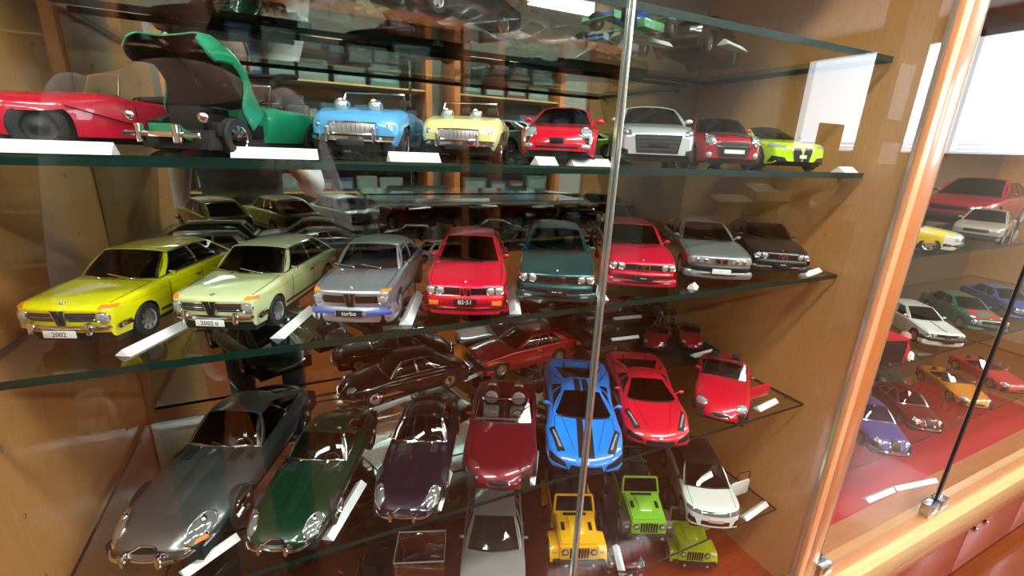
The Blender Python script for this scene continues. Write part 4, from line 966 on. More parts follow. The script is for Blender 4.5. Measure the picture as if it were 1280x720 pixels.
def wide_convertible(name, label, loc, rz, col, metal=.3, humps=True, interior=GREYL, L=4.3, hw=.90, scale=1/18.):
    s = dict(L=L, col=col, metal=metal, axles=(.95, L-.9), wr=.33, rim='ten', bot=.18, glass=pane_mat('grey_car_glass', (.6, .6, .6), .12), hole=(1.85, 2.95),
        top=[(0, .55), (.25, .66), (1.2, .82), (2.0, .90), (3.0, .90), (3.9, .88), (L, .70)], plan=[(0, hw*.62), (.3, hw*.85), (.9, hw*.98), (3.2, hw), (L-.3, hw*.9), (L, hw*.6)],
        drop=[(0, .16), (1, .2), (L, .2)], pw=2.7, nose=(.4, .22, .16), tail=(.35, .2, .14), bow=.34, tbow=.2, rake=0, cabin=(1.7, 2.1, 2.5, 3, 1.3, .5), tuck=.10, flare=.03)
    c = Car(name, label, loc, rz, s, scale=scale)
    for sd in (-1, 1):
        c.disc('headlamp', sd*hw*.66, .38, .20, .09, LENS if not humps else principled('maroon_lens', (.16, .03, .035), .08, .2, 1.0), d='top', eps=.012, bulge=.03, rot=sd*.75, ring=.01 if not humps else None)
        c.quad('indicator', [(sd*.46, .44), (sd*.62, .44), (sd*.62, .48), (sd*.46, .48)], LENS, eps=.01, nu=3)
    c.disc('nose_intake', 0, .42, .26, .06, BLACK, eps=.004, bulge=0, ring=.012); c.rect('lower_intake', -.4, .4, .22, .30, BLACK, eps=.01, nu=8)
    c.seats(2.45, 2.9, interior, rows=1); c.put('cockpit_floor', MB().box(-hw*.8, hw*.8, 1.8, 3.0, .2, .28), DARKIN)
    open_top(c, 1.80, 1.26, hw*.80, rake=.50, fm=c.paint if humps else BLACK)
    if humps:
        for sd in (-1, 1):
            m = MB(); m.lathe([(-.02, .01), (0, .20), (.1, .24), (.5, .19), (.9, .08), (1.1, .005)], 14, 'y', Matrix.Translation((sd*hw*.42, 2.98, .84)) @ Matrix.Diagonal((1, 1, 1.1, 1))); c.put('headrest_fairing', m, c.paint)
            c.put('headrest', MB().lathe([(0, .17), (-.05, .19), (-.09, .16), (-.1, .005)], 14, 'y', Matrix.Translation((sd*hw*.42, 2.98, .86))), interior)
    c.hoodseam(1.65, .78); c.mirrors(2.0, size=.08)
    return c
def off_roader(name, label, loc, rz, col, fenders=True, doors=False, vents=True, scale=1/18., glass=DARKGLASS, hood=True):
    pm = paint(col); k = scale; t = thing(name, label, 'model car', loc, rz); L = 4.1
    def put(nm, m, mat, par=None, **kw):
        m.v = [(Vector(p)+Vector((0, -L/2, 0)))*k for p in m.v]; return link(nm, m.v, m.f, mat, par or t, **kw)
    def pris(P, Q):   # hexahedron from two quads
        return MB().add(list(P)+list(Q), [(0, 3, 2, 1), (4, 5, 6, 7), (0, 1, 5, 4), (1, 2, 6, 5), (2, 3, 7, 6), (3, 0, 4, 7)])
    def bev(m, off=.03):
        bm = bmesh.new(); vs = [bm.verts.new(v) for v in m.v]
        for f in m.f: bm.faces.new([vs[i] for i in f])
        bmesh.ops.recalc_face_normals(bm, faces=bm.faces[:]); bmesh.ops.bevel(bm, geom=bm.edges[:], offset=off, segments=2, affect='EDGES'); bm.verts.index_update()
        o = MB(); o.v = [v.co.copy() for v in bm.verts]; o.f = [tuple(v.index for v in f.verts) for f in bm.faces]; bm.free(); return o
    zh, zh2 = 1.10, 1.24
    hd = put('bonnet', bev(pris([(-.63, .18, .62), (.63, .18, .62), (.71, 1.5, .62), (-.71, 1.5, .62)], [(-.62, .18, zh), (.62, .18, zh), (.70, 1.5, zh2), (-.68, 1.5, zh2)]), .05), pm)
    put('bonnet_dome', bev(pris([(-.26, .55, zh), (.26, .55, zh), (.34, 1.3, zh2-.06), (-.34, 1.3, zh2-.06)], [(-.22, .62, zh+.075), (.22, .62, zh+.075), (.30, 1.25, zh2+.035), (-.30, 1.25, zh2+.035)]), .025), pm, hd)
    if vents:
        for sd in (-1, 1):
            M = Matrix.Translation((sd*.46, .86, 1.175)) @ Matrix.Rotation(math.radians(5.5), 4, 'X')
            v = put('bonnet_vent', MB().box(-.06, .06, -.14, .16, -.02, .025, .01, M), BLACK, hd)
        put('cowl_panel', MB().box(-.40, .40, 1.30, 1.46, 1.2, 1.262, .01), BLACK, hd)
    g = put('grille_panel', bev(pris([(-.65, .10, .56), (.65, .10, .56), (.65, .22, .56), (-.65, .22, .56)], [(-.63, .14, zh-.02), (.63, .14, zh-.02), (.63, .24, zh-.01), (-.63, .24, zh-.01)]), .03), pm)
    for i in range(7):
        x = -.279+i*.093; put('grille_slot', MB().box(x-.028, x+.028, .075, .12, .64, 1.02, .01, Matrix.Translation((0, .012, 0))), BLACK, g)
    for sd in (-1, 1):
        M = Matrix.Translation((sd*.47, .10, .88))
        l = put('headlamp', MB().lathe([(-.05, .001), (-.045, .05), (-.02, .09), (0, .1)], 18, 'y', M), LENS, g); put('lamp_ring', MB().lathe([(-.03, .098), (-.02, .112), (.02, .11)], 18, 'y', M), BLACK, l)
    # tub
    put('tub', bev(pris([(-.76, 1.45, .50), (.76, 1.45, .50), (.76, 3.85, .50), (-.76, 3.85, .50)], [(-.76, 1.45, 1.12), (.76, 1.45, 1.12), (.76, 3.85, 1.12), (-.76, 3.85, 1.12)]), .03) if glass else MB().box(-.76, .76, 1.5, 3.85, .5, 1.1), pm)
    put('tub_lining', MB().box(-.70, .70, 1.55, 3.78, 1.0, 1.128), DARKIN)
    for sd in (-1, 1):
        for x in (2.15, 3.1): put('seat', MB().box(sd*.36-.24, sd*.36+.24, x, x+.45, 1.1, 1.2, .04).box(sd*.36-.24, sd*.36+.24, x+.42, x+.55, 1.1, 1.62, .05), BLACKL)
    # windscreen frame
    fr = MB(); a, b = (-.70, 1.42, 1.24), (.70, 1.42, 1.24); c_, d_ = (.64, 1.66, 1.76), (-.64, 1.66, 1.76)
    for p, q_ in ((a, b), (b, c_), (c_, d_), (d_, a)):
        fr.tube([p, q_], .045, 6)
    w = put('windscreen_frame', fr, pm); put('windscreen', MB().add([a, b, c_, d_], [(0, 1, 2, 3)]), glass, w, smooth=False)
    rb = MB()
    for sd in (-1, 1): rb.tube([(sd*.62, 1.66, 1.76), (sd*.62, 2.6, 1.80), (sd*.62, 3.55, 1.74), (sd*.64, 3.8, 1.12)], .035, 6); rb.tube([(sd*.62, 2.6, 1.80), (sd*.68, 2.65, 1.1)], .035, 6)
    rb.tube([(-.62, 2.6, 1.8), (.62, 2.6, 1.8)], .035, 6); rb.tube([(-.62, 3.55, 1.74), (.62, 3.55, 1.74)], .035, 6); put('roll_cage', rb, BLACK)
    fm = pm if fenders else principled('smoked_fender', (.07, .035, .03), .35)
    for x in (.66, 3.1):
        for sd in (-1, 1):
            pr = []
            for th in np.linspace(math.radians(10), math.radians(170), 11): pr.append((x-.52*math.cos(th), .42+.50*min(1, 1.25*math.sin(th))))
            G = [[(sd*(.62 if x < 1 else .74)+sd*u*(.32 if x < 1 else .2), y, z-(.05*u*u)) for u in (0, .5, .9, 1)] for y, z in pr]
            H = [[(X, y, z-.06) for X, y, z in r] for r in G]
            put('fender', MB_shell([[Vector(p) for p in r] for r in G], [[Vector(p) for p in r] for r in H]), fm, recalc=True)
            tt, rr = wheel_mesh(.40, .25, 'five'); M = Matrix.Translation((sd*.78, x, .40)) @ Matrix.Rotation(0 if sd > 0 else math.pi, 4, 'Z')
            m = MB(); m.v = [M @ Vector(p) for p in tt.v]; m.f = list(tt.f); wo = put('wheel', m, TYRE); m = MB(); m.v = [M @ Vector(p) for p in rr.v]; m.f = list(rr.f); put('rim', m, ALLOY, wo)
    bp = put('bumper', MB().box(-.62, .62, -.10, .08, .48, .62, .03).box(-.86, -.60, -.04, .10, .52, .64, .03).box(.60, .86, -.04, .10, .52, .64, .03), BLACK)
    for sd in (-1, 1): put('fog_lamp', MB().lathe([(-.03, .001), (-.02, .05), (0, .055)], 12, 'y', Matrix.Translation((sd*.44, -.10, .56))), LENS, bp); put('marker_lamp', MB().box(sd*.78-.07, sd*.78+.07, .19, .24, .74, .79, .01), LENS, bp)
    put('chassis', MB().box(-.5, .5, .1, 3.9, .38, .56), BLACK)
    if doors:
        for sd in (1,):
            M = Matrix.Translation((sd*.76, 1.6, .55)) @ Matrix.Rotation(math.radians(-58*sd), 4, 'Z')
            m = MB().box(-.03, .03, 0, .95, 0, .55, .02); m.v = [M @ p for p in m.v]; dd = put('open_door', m, pm)
            put('door_frame', MB().tube([M @ Vector(p) for p in ((0, .04, .5), (0, .26, 1.12), (0, .9, 1.12), (0, .93, .5))], .03, 6), pm, dd)
    return t
# ---------------------------------------------------------------- what stands on the shelves
Z1, Z2, Z3, Z4, Z5 = SH[1], SH[2], SH[3], SH[4], ZB
def card(x0, y0, x1, y1, z, label, w=.014, tent=True, group=None):
    """folded white name card lying from (x0,y0) to (x1,y1)"""
    a, b = W(x0, y0, z), W(x1, y1, z); L = (b-a).length; an = math.atan2(b.y-a.y, b.x-a.x)
    o = MB().add([(0, -w/2, 0), (L, -w/2, 0), (L, 0, w*.42), (0, 0, w*.42), (0, w/2, 0), (L, w/2, 0)] if tent else [(0, -w/2, 0), (L, -w/2, 0), (L, w/2, .003), (0, w/2, .003), (0, w/2, 0), (L, w/2, 0)],
        [(0, 1, 2, 3), (3, 2, 5, 4), (0, 3, 4), (1, 5, 2), (0, 4, 5, 1)]).build('name_card', PAPER, smooth=False, recalc=True)
    o.location = a; o.rotation_euler = (0, 0, an); tag(o, label, 'label card', group); return o
# shelf at eye level
def green_tilt_front():
    col = (.008, .24, .11); L = 3.5
    s = dict(L=L, col=col, axles=(.66, 2.72), wr=.29, rim='steel', bot=.22, glass=CARGLASS, hole=(1.75, 2.35), rimmat=CHROME,
        top=[(0, .30), (1.30, .32), (1.34, .84), (2.3, .86), (3.0, .80), (L, .60)], plan=[(0, .30), (1.28, .34), (1.34, .69), (2.6, .69), (L, .5)],
        drop=[(0, .05), (1.3, .06), (1.4, .16), (L, .2)], pw=2.5, nose=(.2, .1, .05), tail=(.35, .2, .14), bow=.05, tbow=.12, cabin=(1.55, 1.75, 2.2, 2.6, 1.2, .5), tuck=.14, flare=.0, tw=.15, track=.66)
    c = Car('model_car', 'green classic roadster with its whole front tilted open', W(-.075, 1.19, Z1), -34, s, scale=1/17.5)
    c.put('engine_block', MB().box(-.22, .22, .55, 1.25, .32, .62, .03).box(-.12, .12, .6, 1.15, .6, .72, .02), BLACK)
    c.put('radiator', MB().box(-.26, .26, .38, .44, .30, .72, .01), BLACK)
    c.put('bumper', MB().box(-.62, .62, -.10, -.04, .26, .34, .03), CHROME)
    for sd in (-1, 1):
        c.put('overrider', MB().box(sd*.30-.045, sd*.30+.045, -.16, -.06, .18, .44, .03), CHROME); c.put('end_lamp', MB().lathe([(-.06, .001), (-.05, .05), (-.02, .08), (0, .085)], 12, 'y', Matrix.Translation((sd*.60, .05, .55))), CHROME)
        c.put('inner_wing', MB().box(sd*.55-.06, sd*.55+.06, .3, 1.3, .30, .50, .02), BLACK)
    # the clamshell bonnet, modelled closed and then hinged up about the scuttle
    hx, hz = 1.34, .80; A = math.radians(52); G = []; H = []
    for i in range(15):
        x = 1.40*i/14; row = []; r2 = []
        f = 1-math.sqrt(max(0, 1-(1-min(x/.32, 1))**2)); w = .70-.14*f; top = .60+.24*min(1, x/.9)**.7-.12*f
        arch = .26+.08*f+.34*math.exp(-((x-.66)/.30)**4)
        for k in range(25):
            a = math.pi*k/24; cx = math.copysign(abs(math.cos(a))**.45, math.cos(a))*w; sz = math.sin(a)**.55
            z = arch+(top-arch)*sz + .15*math.exp(-((abs(cx)-.50)/.17)**2)*math.exp(-((x-.55)/.55)**2) - .05*math.exp(-(cx/.25)**2)
            for q, rr in ((1, row), (.965, r2)):
                X, Y, Z = cx*q, x+(1-q)*.4, z-(1-q)*.5
                dy, dz = Y-hx, Z-hz
                Y2 = hx+dy*math.cos(A)+dz*math.sin(A)*1.0; Z2_ = hz-dy*math.sin(A)+dz*math.cos(A)
                rr.append(Vector((X, Y2, Z2_)))
        G.append(row); H.append(r2)
    m = MB(); m.shell(G, H); c.put('tilted_bonnet', m, c.paint, recalc=True)
    m = MB(); m.grid([[p+Vector((0, .005, -.01)) for p in r] for r in [[lerp(a_, Vector((0, a_.y, a_.z-.05)), .02) for a_ in r] for r in H]]); c.put('bonnet_lining', m, BLACK)
    for sd in (-1, 1):
        P = G[3][12]; c.put('headlamp', MB().lathe([(-.06, .001), (-.04, .07), (0, .1), (.05, .09), (.12, .01)], 14, 'z', Matrix.Translation(P+Vector((sd*.27, -.02, .08)))), LENS)
    open_top(c, 1.52, 1.15, .58); c.seats(2.0, 2.3, BLACKL, rows=1)
    c.put('soft_top_frame', MB().tube([(-.5, 1.75, 1.16), (-.5, 2.05, 1.36), (-.5, 2.5, 1.40)], .05, 6).tube([(.5, 1.75, 1.16), (.5, 2.05, 1.36), (.5, 2.5, 1.40)], .05, 6).tube([(-.5, 2.5, 1.40), (.5, 2.5, 1.40)], .05, 6), BLACK)
    return c
green_tilt_front()
def red_side_roadster():
    col = (.50, .008, .03); L = 4.0
    s = dict(L=L, col=col, axles=(.72, 3.15), wr=.37, rim='cap', bot=.24, glass=CLEARGLASS, hole=(1.95, 2.85), rimmat=BLACK, tw=.15,
        top=[(0, .70), (.3, .86), (1.7, .98), (2.9, .92), (3.6, .80), (L, .55)], plan=[(0, .50), (.3, .66), (1, .74), (3.2, .74), (L, .5)],
        drop=[(0, .22), (.8, .26), (1.6, .16), (L, .25)], pw=2.3, nose=(.3, .2, .2), tail=(.4, .2, .2), bow=.25, cabin=(1.9, 2.1, 2.5, 2.9, 1.2, .5), tuck=.02, flare=.07, arch=1.16)
    c = Car('model_car', 'dark red open vintage roadster seen from the side, wheel arch nearest the left edge', W(-.315, 1.205, Z1), -50, s, scale=1/19.5)
    for d, sd in (('right', 1), ('left', -1)):
        c.patch('wing_sweep', lambda u, v: (lerp(1.05, 2.6, u), lerp(.72, .34, u)+lerp(-.02, .03, v)), c.paint, d, nu=12, nv=2, eps=.05)
        c.rect('running_board', 1.2, 2.8, .22, .28, c.paint, d, nu=8, nv=1, eps=.08)
    open_top(c, 1.92, 1.28, .56, rake=.10); c.seats(2.45, 2.8, BLACKL, rows=1); c.doors(2.05, 2.75, handle=False)
    for sd in (-1, 1): c.disc('headlamp', sd*.42, .68, .09, .09, LENS, ring=.012)
    c.bar('bumper', .42, .07, .05, CHROME, out=.08, half=.6)
    c.put('folded_roof', MB().box(-.55, .55, 2.75, 3.1, .9, 1.02, .05), BLACKL)
red_side_roadster()
little_roadster('model_car', 'sky blue pop-eyed roadster beside the green tilt-front car', W(.215, 1.27, Z1), -24, (.09, .36, .66), scale=1/15.8)
little_roadster('model_car', 'pale yellow pop-eyed roadster between the blue one and the red coupe', W(.465, 1.26, Z1), -29, (.78, .74, .30), scale=1/16.3)
modern('model_car', 'small bright red rounded coupe with a white ribbon mark on its bumper', W(.755, 1.25, Z1), -35, (.62, .006, .025), 'roundcoupe', scale=1/16.6)
modern('model_car', 'silver hatchback with a big black rectangular grille', W(1.07, 1.246, Z1), -33, (.62, .68, .68), 'biggrille', metal=.5, scale=1/16.6)
modern('model_car', 'dark red stubby hatchback with round ringed headlamps', W(1.37, 1.255, Z1), -28, (.36, .008, .02), 'chubby', scale=1/18.3)
modern('model_car', 'lime green coupe with twin tall grilles at the right end of the eye-level shelf', W(1.67, 1.28, Z1), -23, (.52, .83, .01), 'limecoupe', scale=1/19.)
for a in ((-.47, 1.02, -.27, 1.02, 'wide white card under the red vintage roadster'), (-.10, 1.03, .05, 1.03, 'white card between the green tilt-front and sky blue roadsters'), (.19, 1.03, .30, 1.03, 'white card just right of the sky blue roadster'), (.545, 1.03, .60, 1.03, 'small white card right of the pale yellow roadster'), (1.76, 1.02, 1.86, 1.03, 'white card at the right end of the eye-level shelf')): card(*a[:4], Z1, a[4], w=.022)
card(.66, 1.05, .78, 1.05, Z1, 'pale green card tucked under the small red coupe', w=.02)
# second shelf: the row of saloons
two_door_saloon('model_car', 'bright yellow two-door hatchback at the left end of its shelf', W(-.335, 1.335, Z2), -22, (.80, .78, .0))
two_door_saloon('model_car', 'cream two-door hatchback beside the bright yellow one', W(-.075, 1.306, Z2), -25, (.62, .70, .34), plate_t='2002 ti')
two_door_saloon('model_car', 'silver two-door saloon with a blue and violet striped chin spoiler', W(.195, 1.272, Z2), -24, (.50, .58, .64), 'turbo')
box_saloon('model_car', 'bright red coupe with twin round lamps and white-on-black number plate, centre of the saloon row', W(.463, 1.255, Z2), -22.8, (.62, .004, .032), 'M3', scale=1/17.4)
box_saloon('model_car', 'dark teal green four-lamp saloon left of the door strip', W(.765, 1.27, Z2), -29, (.002, .075, .08), 'E34', metal=.35, glass=CARGLASS, plate_t='\u2022\u2022\u2022 \u2022\u2022', scale=1/17.)
box_saloon('model_car', 'bright red four-lamp saloon right of the door strip', W(1.10, 1.30, Z2), -30.8, (.60, .004, .032), 'E34', plate_t='\u2022\u2022\u2022\u2022', scale=1/17.2)
box_saloon('model_car', 'silver grey saloon with a white number plate beside the red saloon', W(1.425, 1.275, Z2), -33, (.26, .29, .29), 'E36', metal=.5, scale=1/16.5)
box_saloon('model_car', 'black four-lamp coupe at the right end of the saloon row', W(1.74, 1.25, Z2), -36, (.008, .009, .012), 'E30', plate_t='\u2022\u2022\u2022\u2022', scale=1/17.5)
for a in ((-.333, 1.05, -.20, 1.30, 'long white card between the yellow and cream hatchbacks'), (-.063, 1.043, .01, 1.21, 'white card between the cream hatchback and the silver saloon'), (.215, 1.03, .30, 1.25, 'white card between the silver saloon and the red coupe'), (.50, 1.01, .59, 1.22, 'white card between the red coupe and the teal saloon'), (.80, 1.03, .85, 1.14, 'white card right of the teal saloon by the door strip'), (1.72, 1.03, 1.86, 1.06, 'white card before the black coupe'), (1.15, 1.03, 1.19, 1.06, 'small white card corner under the red saloon')): card(*a[:4], Z2, a[4], w=.015)
# acrylic riser at the back with a small white estate beneath and a gilt motorcycle beside it
def riser(x0, x1, y0, y1, z0, h, label):
    a, b = W(x0, y0, z0), W(x1, y1, z0); t = thing('acrylic_riser', label, 'riser', ((a.x+b.x)/2, (a.y+b.y)/2, a.z)); X, Y = (b.x-a.x)/2, (b.y-a.y)/2
    MB().box(-X, X, -Y, Y, h-.004, h).build('riser_top', principled('frosted_acrylic', (.36, .44, .42), .12, 0, 1.0), t, smooth=False)
    for sx in (-1, 1): MB().box(sx*X-.002, sx*X+.002, -Y, Y, 0, h-.004).build('riser_leg', ACRYLIC, t, smooth=False)
    return t
riser(.25, 1.10, 1.58, 1.83, Z2, .105, 'frosted clear riser standing behind the silver and red cars')
card(.38, 1.60, .66, 1.60, Z2+.225, 'white card on the front of the frosted riser, left', w=.012)
card(.96, 1.60, 1.08, 1.60, Z2+.225, 'white card on the front of the frosted riser, right', w=.012)
def plain_car(label, loc, rz, col, metal=0., scale=1/43., est=True, glass=DARKGLASS, cat='model car', group=None, seam=True):
    L = 4.5; s = dict(L=L, col=col, metal=metal, axles=(.85, L-.95), wr=.32, rim='five', bot=.2, glass=glass, top=[(0, .70), (.2, .76), (1.3, .90), (3.9, .94), (L, .88)],
        plan=[(0, .76), (.5, .82), (2, .84), (L, .76)], drop=.09, pw=3.2, nose=(.2, .1, .1), tail=(.15, .06, .06), bow=.16, cabin=(1.35, 2.0, 3.9 if est else 3.1, 4.3 if est else 3.9, 1.38, .56), tuck=.08)
    c = Car('model_car', label, loc, rz, s, group, scale); c.cabin(bp=(.3, .6), cw=.1, seats=False)
    c.rect('grille', -.4, .4, .52, .64, BLACK, eps=.01, nu=8); c.bar('bumper', .38, .12, .06, principled('dark_trim', (.03, .03, .032), .45))
    for sd in (-1, 1): c.rect('headlamp', min(sd*.45, sd*.74), max(sd*.45, sd*.74), .52, .65, LENS, eps=.015, nu=4); c.rect('tail_lamp', min(sd*.45, sd*.72), max(sd*.45, sd*.72), .55, .75, REDLENS, d='back')
    c.doors(1.5, 2.6); c.mirrors(1.6, size=.08)
    return c
plain_car('small white estate standing under the frosted riser', W(.46, 1.66, Z2), -70, (.75, .78, .76))
plain_car('dark grey saloon at the back of the saloon shelf, behind the silver car', W(.05, 1.74, Z2), -84, (.05, .06, .06), .4, 1/24., False)
plain_car('black estate at the back of the saloon shelf, by the left corner', W(-.33, 1.74, Z2), -86, (.015, .012, .012), 0, 1/24.)
plain_car('dark bronze saloon at the back of the saloon shelf under the riser', W(.84, 1.72, Z2), -80, (.05, .035, .025), .4, 1/32., False)
def motorcycle(label, loc, rz, col, scale=1/14.):
    t = thing('model_motorcycle', label, 'model motorcycle', loc, rz); k = scale
    def put(nm, m, mat, par=None): m.v = [Vector(p)*k for p in m.v]; return link(nm, m.v, m.f, mat, par or t)
    for y in (-.72, .70):
        w = put('wheel', MB().lathe([(-.055, .25), (-.06, .29), (-.03, .32), (.03, .32), (.06, .29), (.055, .25)], 20, 'x', Matrix.Translation((0, y, .32)), close=True), TYRE)
        m = MB().lathe([(-.05, .06), (.05, .06)], 10, 'x', Matrix.Translation((0, y, .32)))
        for a in range(8): m.tube([(0, y+.05*math.cos(a*.785), .32+.05*math.sin(a*.785)), (0, y+.26*math.cos(a*.785), .32+.26*math.sin(a*.785))], .01, 4)
        put('rim', m, CHROME, w)
    put('fork', MB().tube([(-.09, -.72, .32), (-.09, -.42, .98)], .025, 6).tube([(.09, -.72, .32), (.09, -.42, .98)], .025, 6), CHROME)
    put('handlebar', MB().tube([(-.36, -.25, 1.10), (-.14, -.38, 1.02), (.14, -.38, 1.02), (.36, -.25, 1.10)], .02, 6), CHROME)
    put('headlamp', MB().lathe([(-.1, .001), (-.09, .09), (0, .1), (.08, .03)], 12, 'y', Matrix.Translation((0, -.46, .88))), LENS)
    put('fuel_tank', MB().box(-.14, .14, -.34, .12, .74, .96, .07), paint(col)); put('seat', MB().box(-.12, .12, .10, .68, .76, .86, .035), BLACKL)
    put('engine', MB().box(-.16, .16, -.22, .22, .30, .70, .03), ALLOY); put('frame', MB().tube([(0, -.38, .9), (0, -.2, .3), (0, .25, .28), (0, .70, .32)], .03, 6).tube([(0, .12, .78), (0, .7, .32)], .025, 6), BLACK)
    for sd in (-1, 1): put('exhaust', MB().tube([(sd*.15, -.2, .5), (sd*.17, -.1, .28), (sd*.18, .5, .3), (sd*.18, .9, .36)], [.025, .03, .045, .045], 7), CHROME)
    put('rear_mudguard', MB().tube([(0, .45, .66), (0, .72, .70), (0, .98, .58)], .06, 6), paint(col)); put('side_stand', MB().tube([(.1, .1, .3), (.2, .12, 0)], .015, 5).box(-.1, .1, -.05, .2, 0, .03), BLACK)
    return t
motorcycle('small gilt and red motorcycle at the back of the saloon shelf', W(1.30, 1.72, Z2), -60, (.35, .16, .03), 1/14.)
# third shelf
grand_tourer('model_car', 'big gunmetal grey long-nosed coupe at the left of its shelf', W(-.235, 1.415, Z3), -24, (.17, .18, .175), .75, glass=DARKGLASS, scale=1/12.8)
grand_tourer('model_car', 'dark green long-nosed coupe beside the big gunmetal one', W(.005, 1.275, Z3), -25, (.006, .035, .014), .3, small=True, scale=1/16.)
grand_tourer('model_car', 'deep purple-black long-nosed coupe, third from the left', W(.305, 1.25, Z3), -25, (.022, .012, .026), .5, small=True, scale=1/16.5)
wide_convertible('model_car', 'maroon open car with twin head fairings and grey seats', W(.585, 1.24, Z3), -27, (.17, .006, .014), .35, scale=1/16.2)
mid_engined('model_car', 'bright blue mid-engined coupe with black racing stripes', W(.895, 1.235, Z3), -28.4, (.01, .22, .80), BLACK, scale=1/16.)
mid_engined('model_car', 'bright red mid-engined coupe right of the striped blue one', W(1.20, 1.235, Z3), -28, (.62, .004, .026), scale=1/17.)
rc = wide_convertible('model_car', 'small bright red open two-seater with a door swung out', W(1.575, 1.17, Z3), -50, (.62, .006, .028), 0, False, BLACKL, L=3.95, hw=.82, scale=1/16.5)
loose_door(rc, 1.75, 1, 40, None, .95, .42, window=False)
def old_saloon(label, loc, rz, col, scale=1/18.):
    L = 4.6; s = dict(L=L, col=col, metal=.2, axles=(.95, 3.6), wr=.33, rim='cap', bot=.22, glass=CARGLASS, rimmat=CHROME,
        top=[(0, .66), (.3, .82), (1.5, .98), (3.4, 1.0), (4.2, .82), (L, .55)], plan=[(0, .50), (.4, .74), (1.5, .84), (3.4, .84), (L, .5)], drop=[(0, .2), (1, .26), (2.4, .18), (L, .3)], pw=2.4,
        nose=(.35, .2, .16), tail=(.5, .25, .2), bow=.22, cabin=(1.5, 1.95, 3.0, 3.85, 1.46, .50), crown=.09, tuck=.10, flare=.0, bf=.88)
    c = Car('model_car', label, loc, rz, s, None, scale); c.cabin(bp=(.40, .70), cw=.12, frame=CHROME, interior=BEIGE)
    c.disc('grille', 0, .62, .2, .2, BLACK, ring=.02)
    for sd in (-1, 1): c.disc('headlamp', sd*.5, .66, .11, .11, LENS, ring=.015); c.disc('tail_lamp', sd*.5, .6, .06, .09, REDLENS, d='back')
    c.bar('bumper', .40, .08, .06, CHROME, wrap=.3, out=.08); c.bar('rear_bumper', .40, .08, .06, CHROME, d='back', wrap=.3, out=.06)
    for d in ('left', 'right'): c.patch('chrome_strip', lambda u, v: (lerp(.6, 3.6, u), lerp(.70, .715, v)), CHROME, d, nu=14, nv=1, eps=.012)
    c.doors(1.6, 2.6); return c
old_saloon('dark brown-black rounded saloon parked side-on behind the dark coupes', W(.36, 1.725, Z3), -83, (.022, .006, .005))
cc = box_saloon('model_car', 'dark red coupe with a black sunroof, side-on at the back behind the striped blue car', W(.93, 1.78, Z3), -84, (.42, .006, .012), 'E36', glass=CARGLASS)
bk = thing('orange_folder', 'orange folded card leaning at the back between the dark saloon and the red coupe', 'card', W(.66, 1.84, Z3), 12)
MB().box(-.025, .025, -.001, .001, 0, .05, 0, Matrix.Rotation(math.radians(-14), 4, 'X')).build('cover', principled('orange_card', (.85, .26, .02), .5), bk, smooth=False)
MB().box(-.02, .02, -.02, .0, 0, .008).build('yellow_tab', principled('yellow_card', (.8, .7, .15), .5), bk, smooth=False)
bases = [(1.40, 1.70, 0.0, .245, .15, .022), (1.40, 1.70, .057, .235, .14, .06-.036)]
def show_case(label, x, y, z, rz, w, d, h, cover=.0, col=BLACK):
    t = thing('display_case', label, 'display case', W(x, y, z), rz)
    MB().box(-w/2, w/2, -d/2, d/2, 0, h, .001).build('plinth', col, t)
    if cover: MB().box(-w/2+.004, w/2-.004, -d/2+.004, d/2-.004, h, h+cover).build('clear_cover', ACRYLIC, t, smooth=False)
    return t
c3 = []
for i in range(3):
    z = Z3+i*.105
    show_case(['lowest dark display case of the stack behind the red coupe', 'middle dark display case of the stack behind the red coupe', 'top dark display case of the stack behind the red coupe'][i], 1.33, 1.70, z, -8, .135, .09, .012, .037)
    plain_car(['dark grey saloon inside the lowest display case', 'dark green saloon inside the middle display case', 'black saloon inside the top display case'][i], W(1.33, 1.70, z+.027), -84, [(.05, .05, .055), (.02, .05, .04), (.02, .02, .022)][i], .3, 1/43., False)
    card(1.30, 1.59, 1.45, 1.575, z+.03, ['white card on the lowest display case', 'white card on the middle display case', 'white card on the top display case'][i], w=.012)
show_case('wide black plinth by the right wall under two small red sports cars', 1.70, 1.63, Z3, -8, .17, .17, .030)
wide_convertible('model_car', 'small red open sports car on the black plinth, nearer the wall and card', W(1.79, 1.57, Z3+.065), -40, (.40, .006, .012), .2, False, BLACKL, L=4.2, hw=.86, scale=1/43.*1.35)
mid_engined('model_car', 'small dark red sports car at the back of the black plinth', W(1.66, 1.68, Z3+.065), -60, (.40, .006, .012), scale_=None) if False else wide_convertible('model_car', 'small dark red open sports car at the back of the black plinth', W(1.62, 1.62, Z3+.065), -52, (.40, .004, .012), .2, False, BLACKL, L=4.2, hw=.86, scale=1/43.*1.35)
motorcycle('black and chrome motorcycle at the back by the right wall', W(1.80, 1.76, Z3+.066), -75, (.01, .01, .012), 1/19.)
for a in ((-.32, 1.055, -.215, 1.13, 'white card in front of the big gunmetal coupe'), (-.004, 1.03, .105, 1.21, 'long white card between the dark green and purple-black coupes'), (.28, 1.02, .36, 1.16, 'white card between the purple-black coupe and the maroon open car'), (.575, 1.01, .665, 1.15, 'white card right of the maroon open car'), (1.64, 1.04, 1.78, 1.06, 'white card before the small red two-seater'), (.20, 1.60, .35, 1.64, 'white card before the dark rounded saloon'), (1.66, 1.42, 1.80, 1.43, 'white card on the edge of the black plinth')): card(*a[:4], Z3 if 'plinth' not in a[4] else Z3+.065, a[4], w=.016)
card(.60, 1.70, .70, 1.74, Z3+.0, 'white card beside the bonnet of the dark red coupe', w=.012)
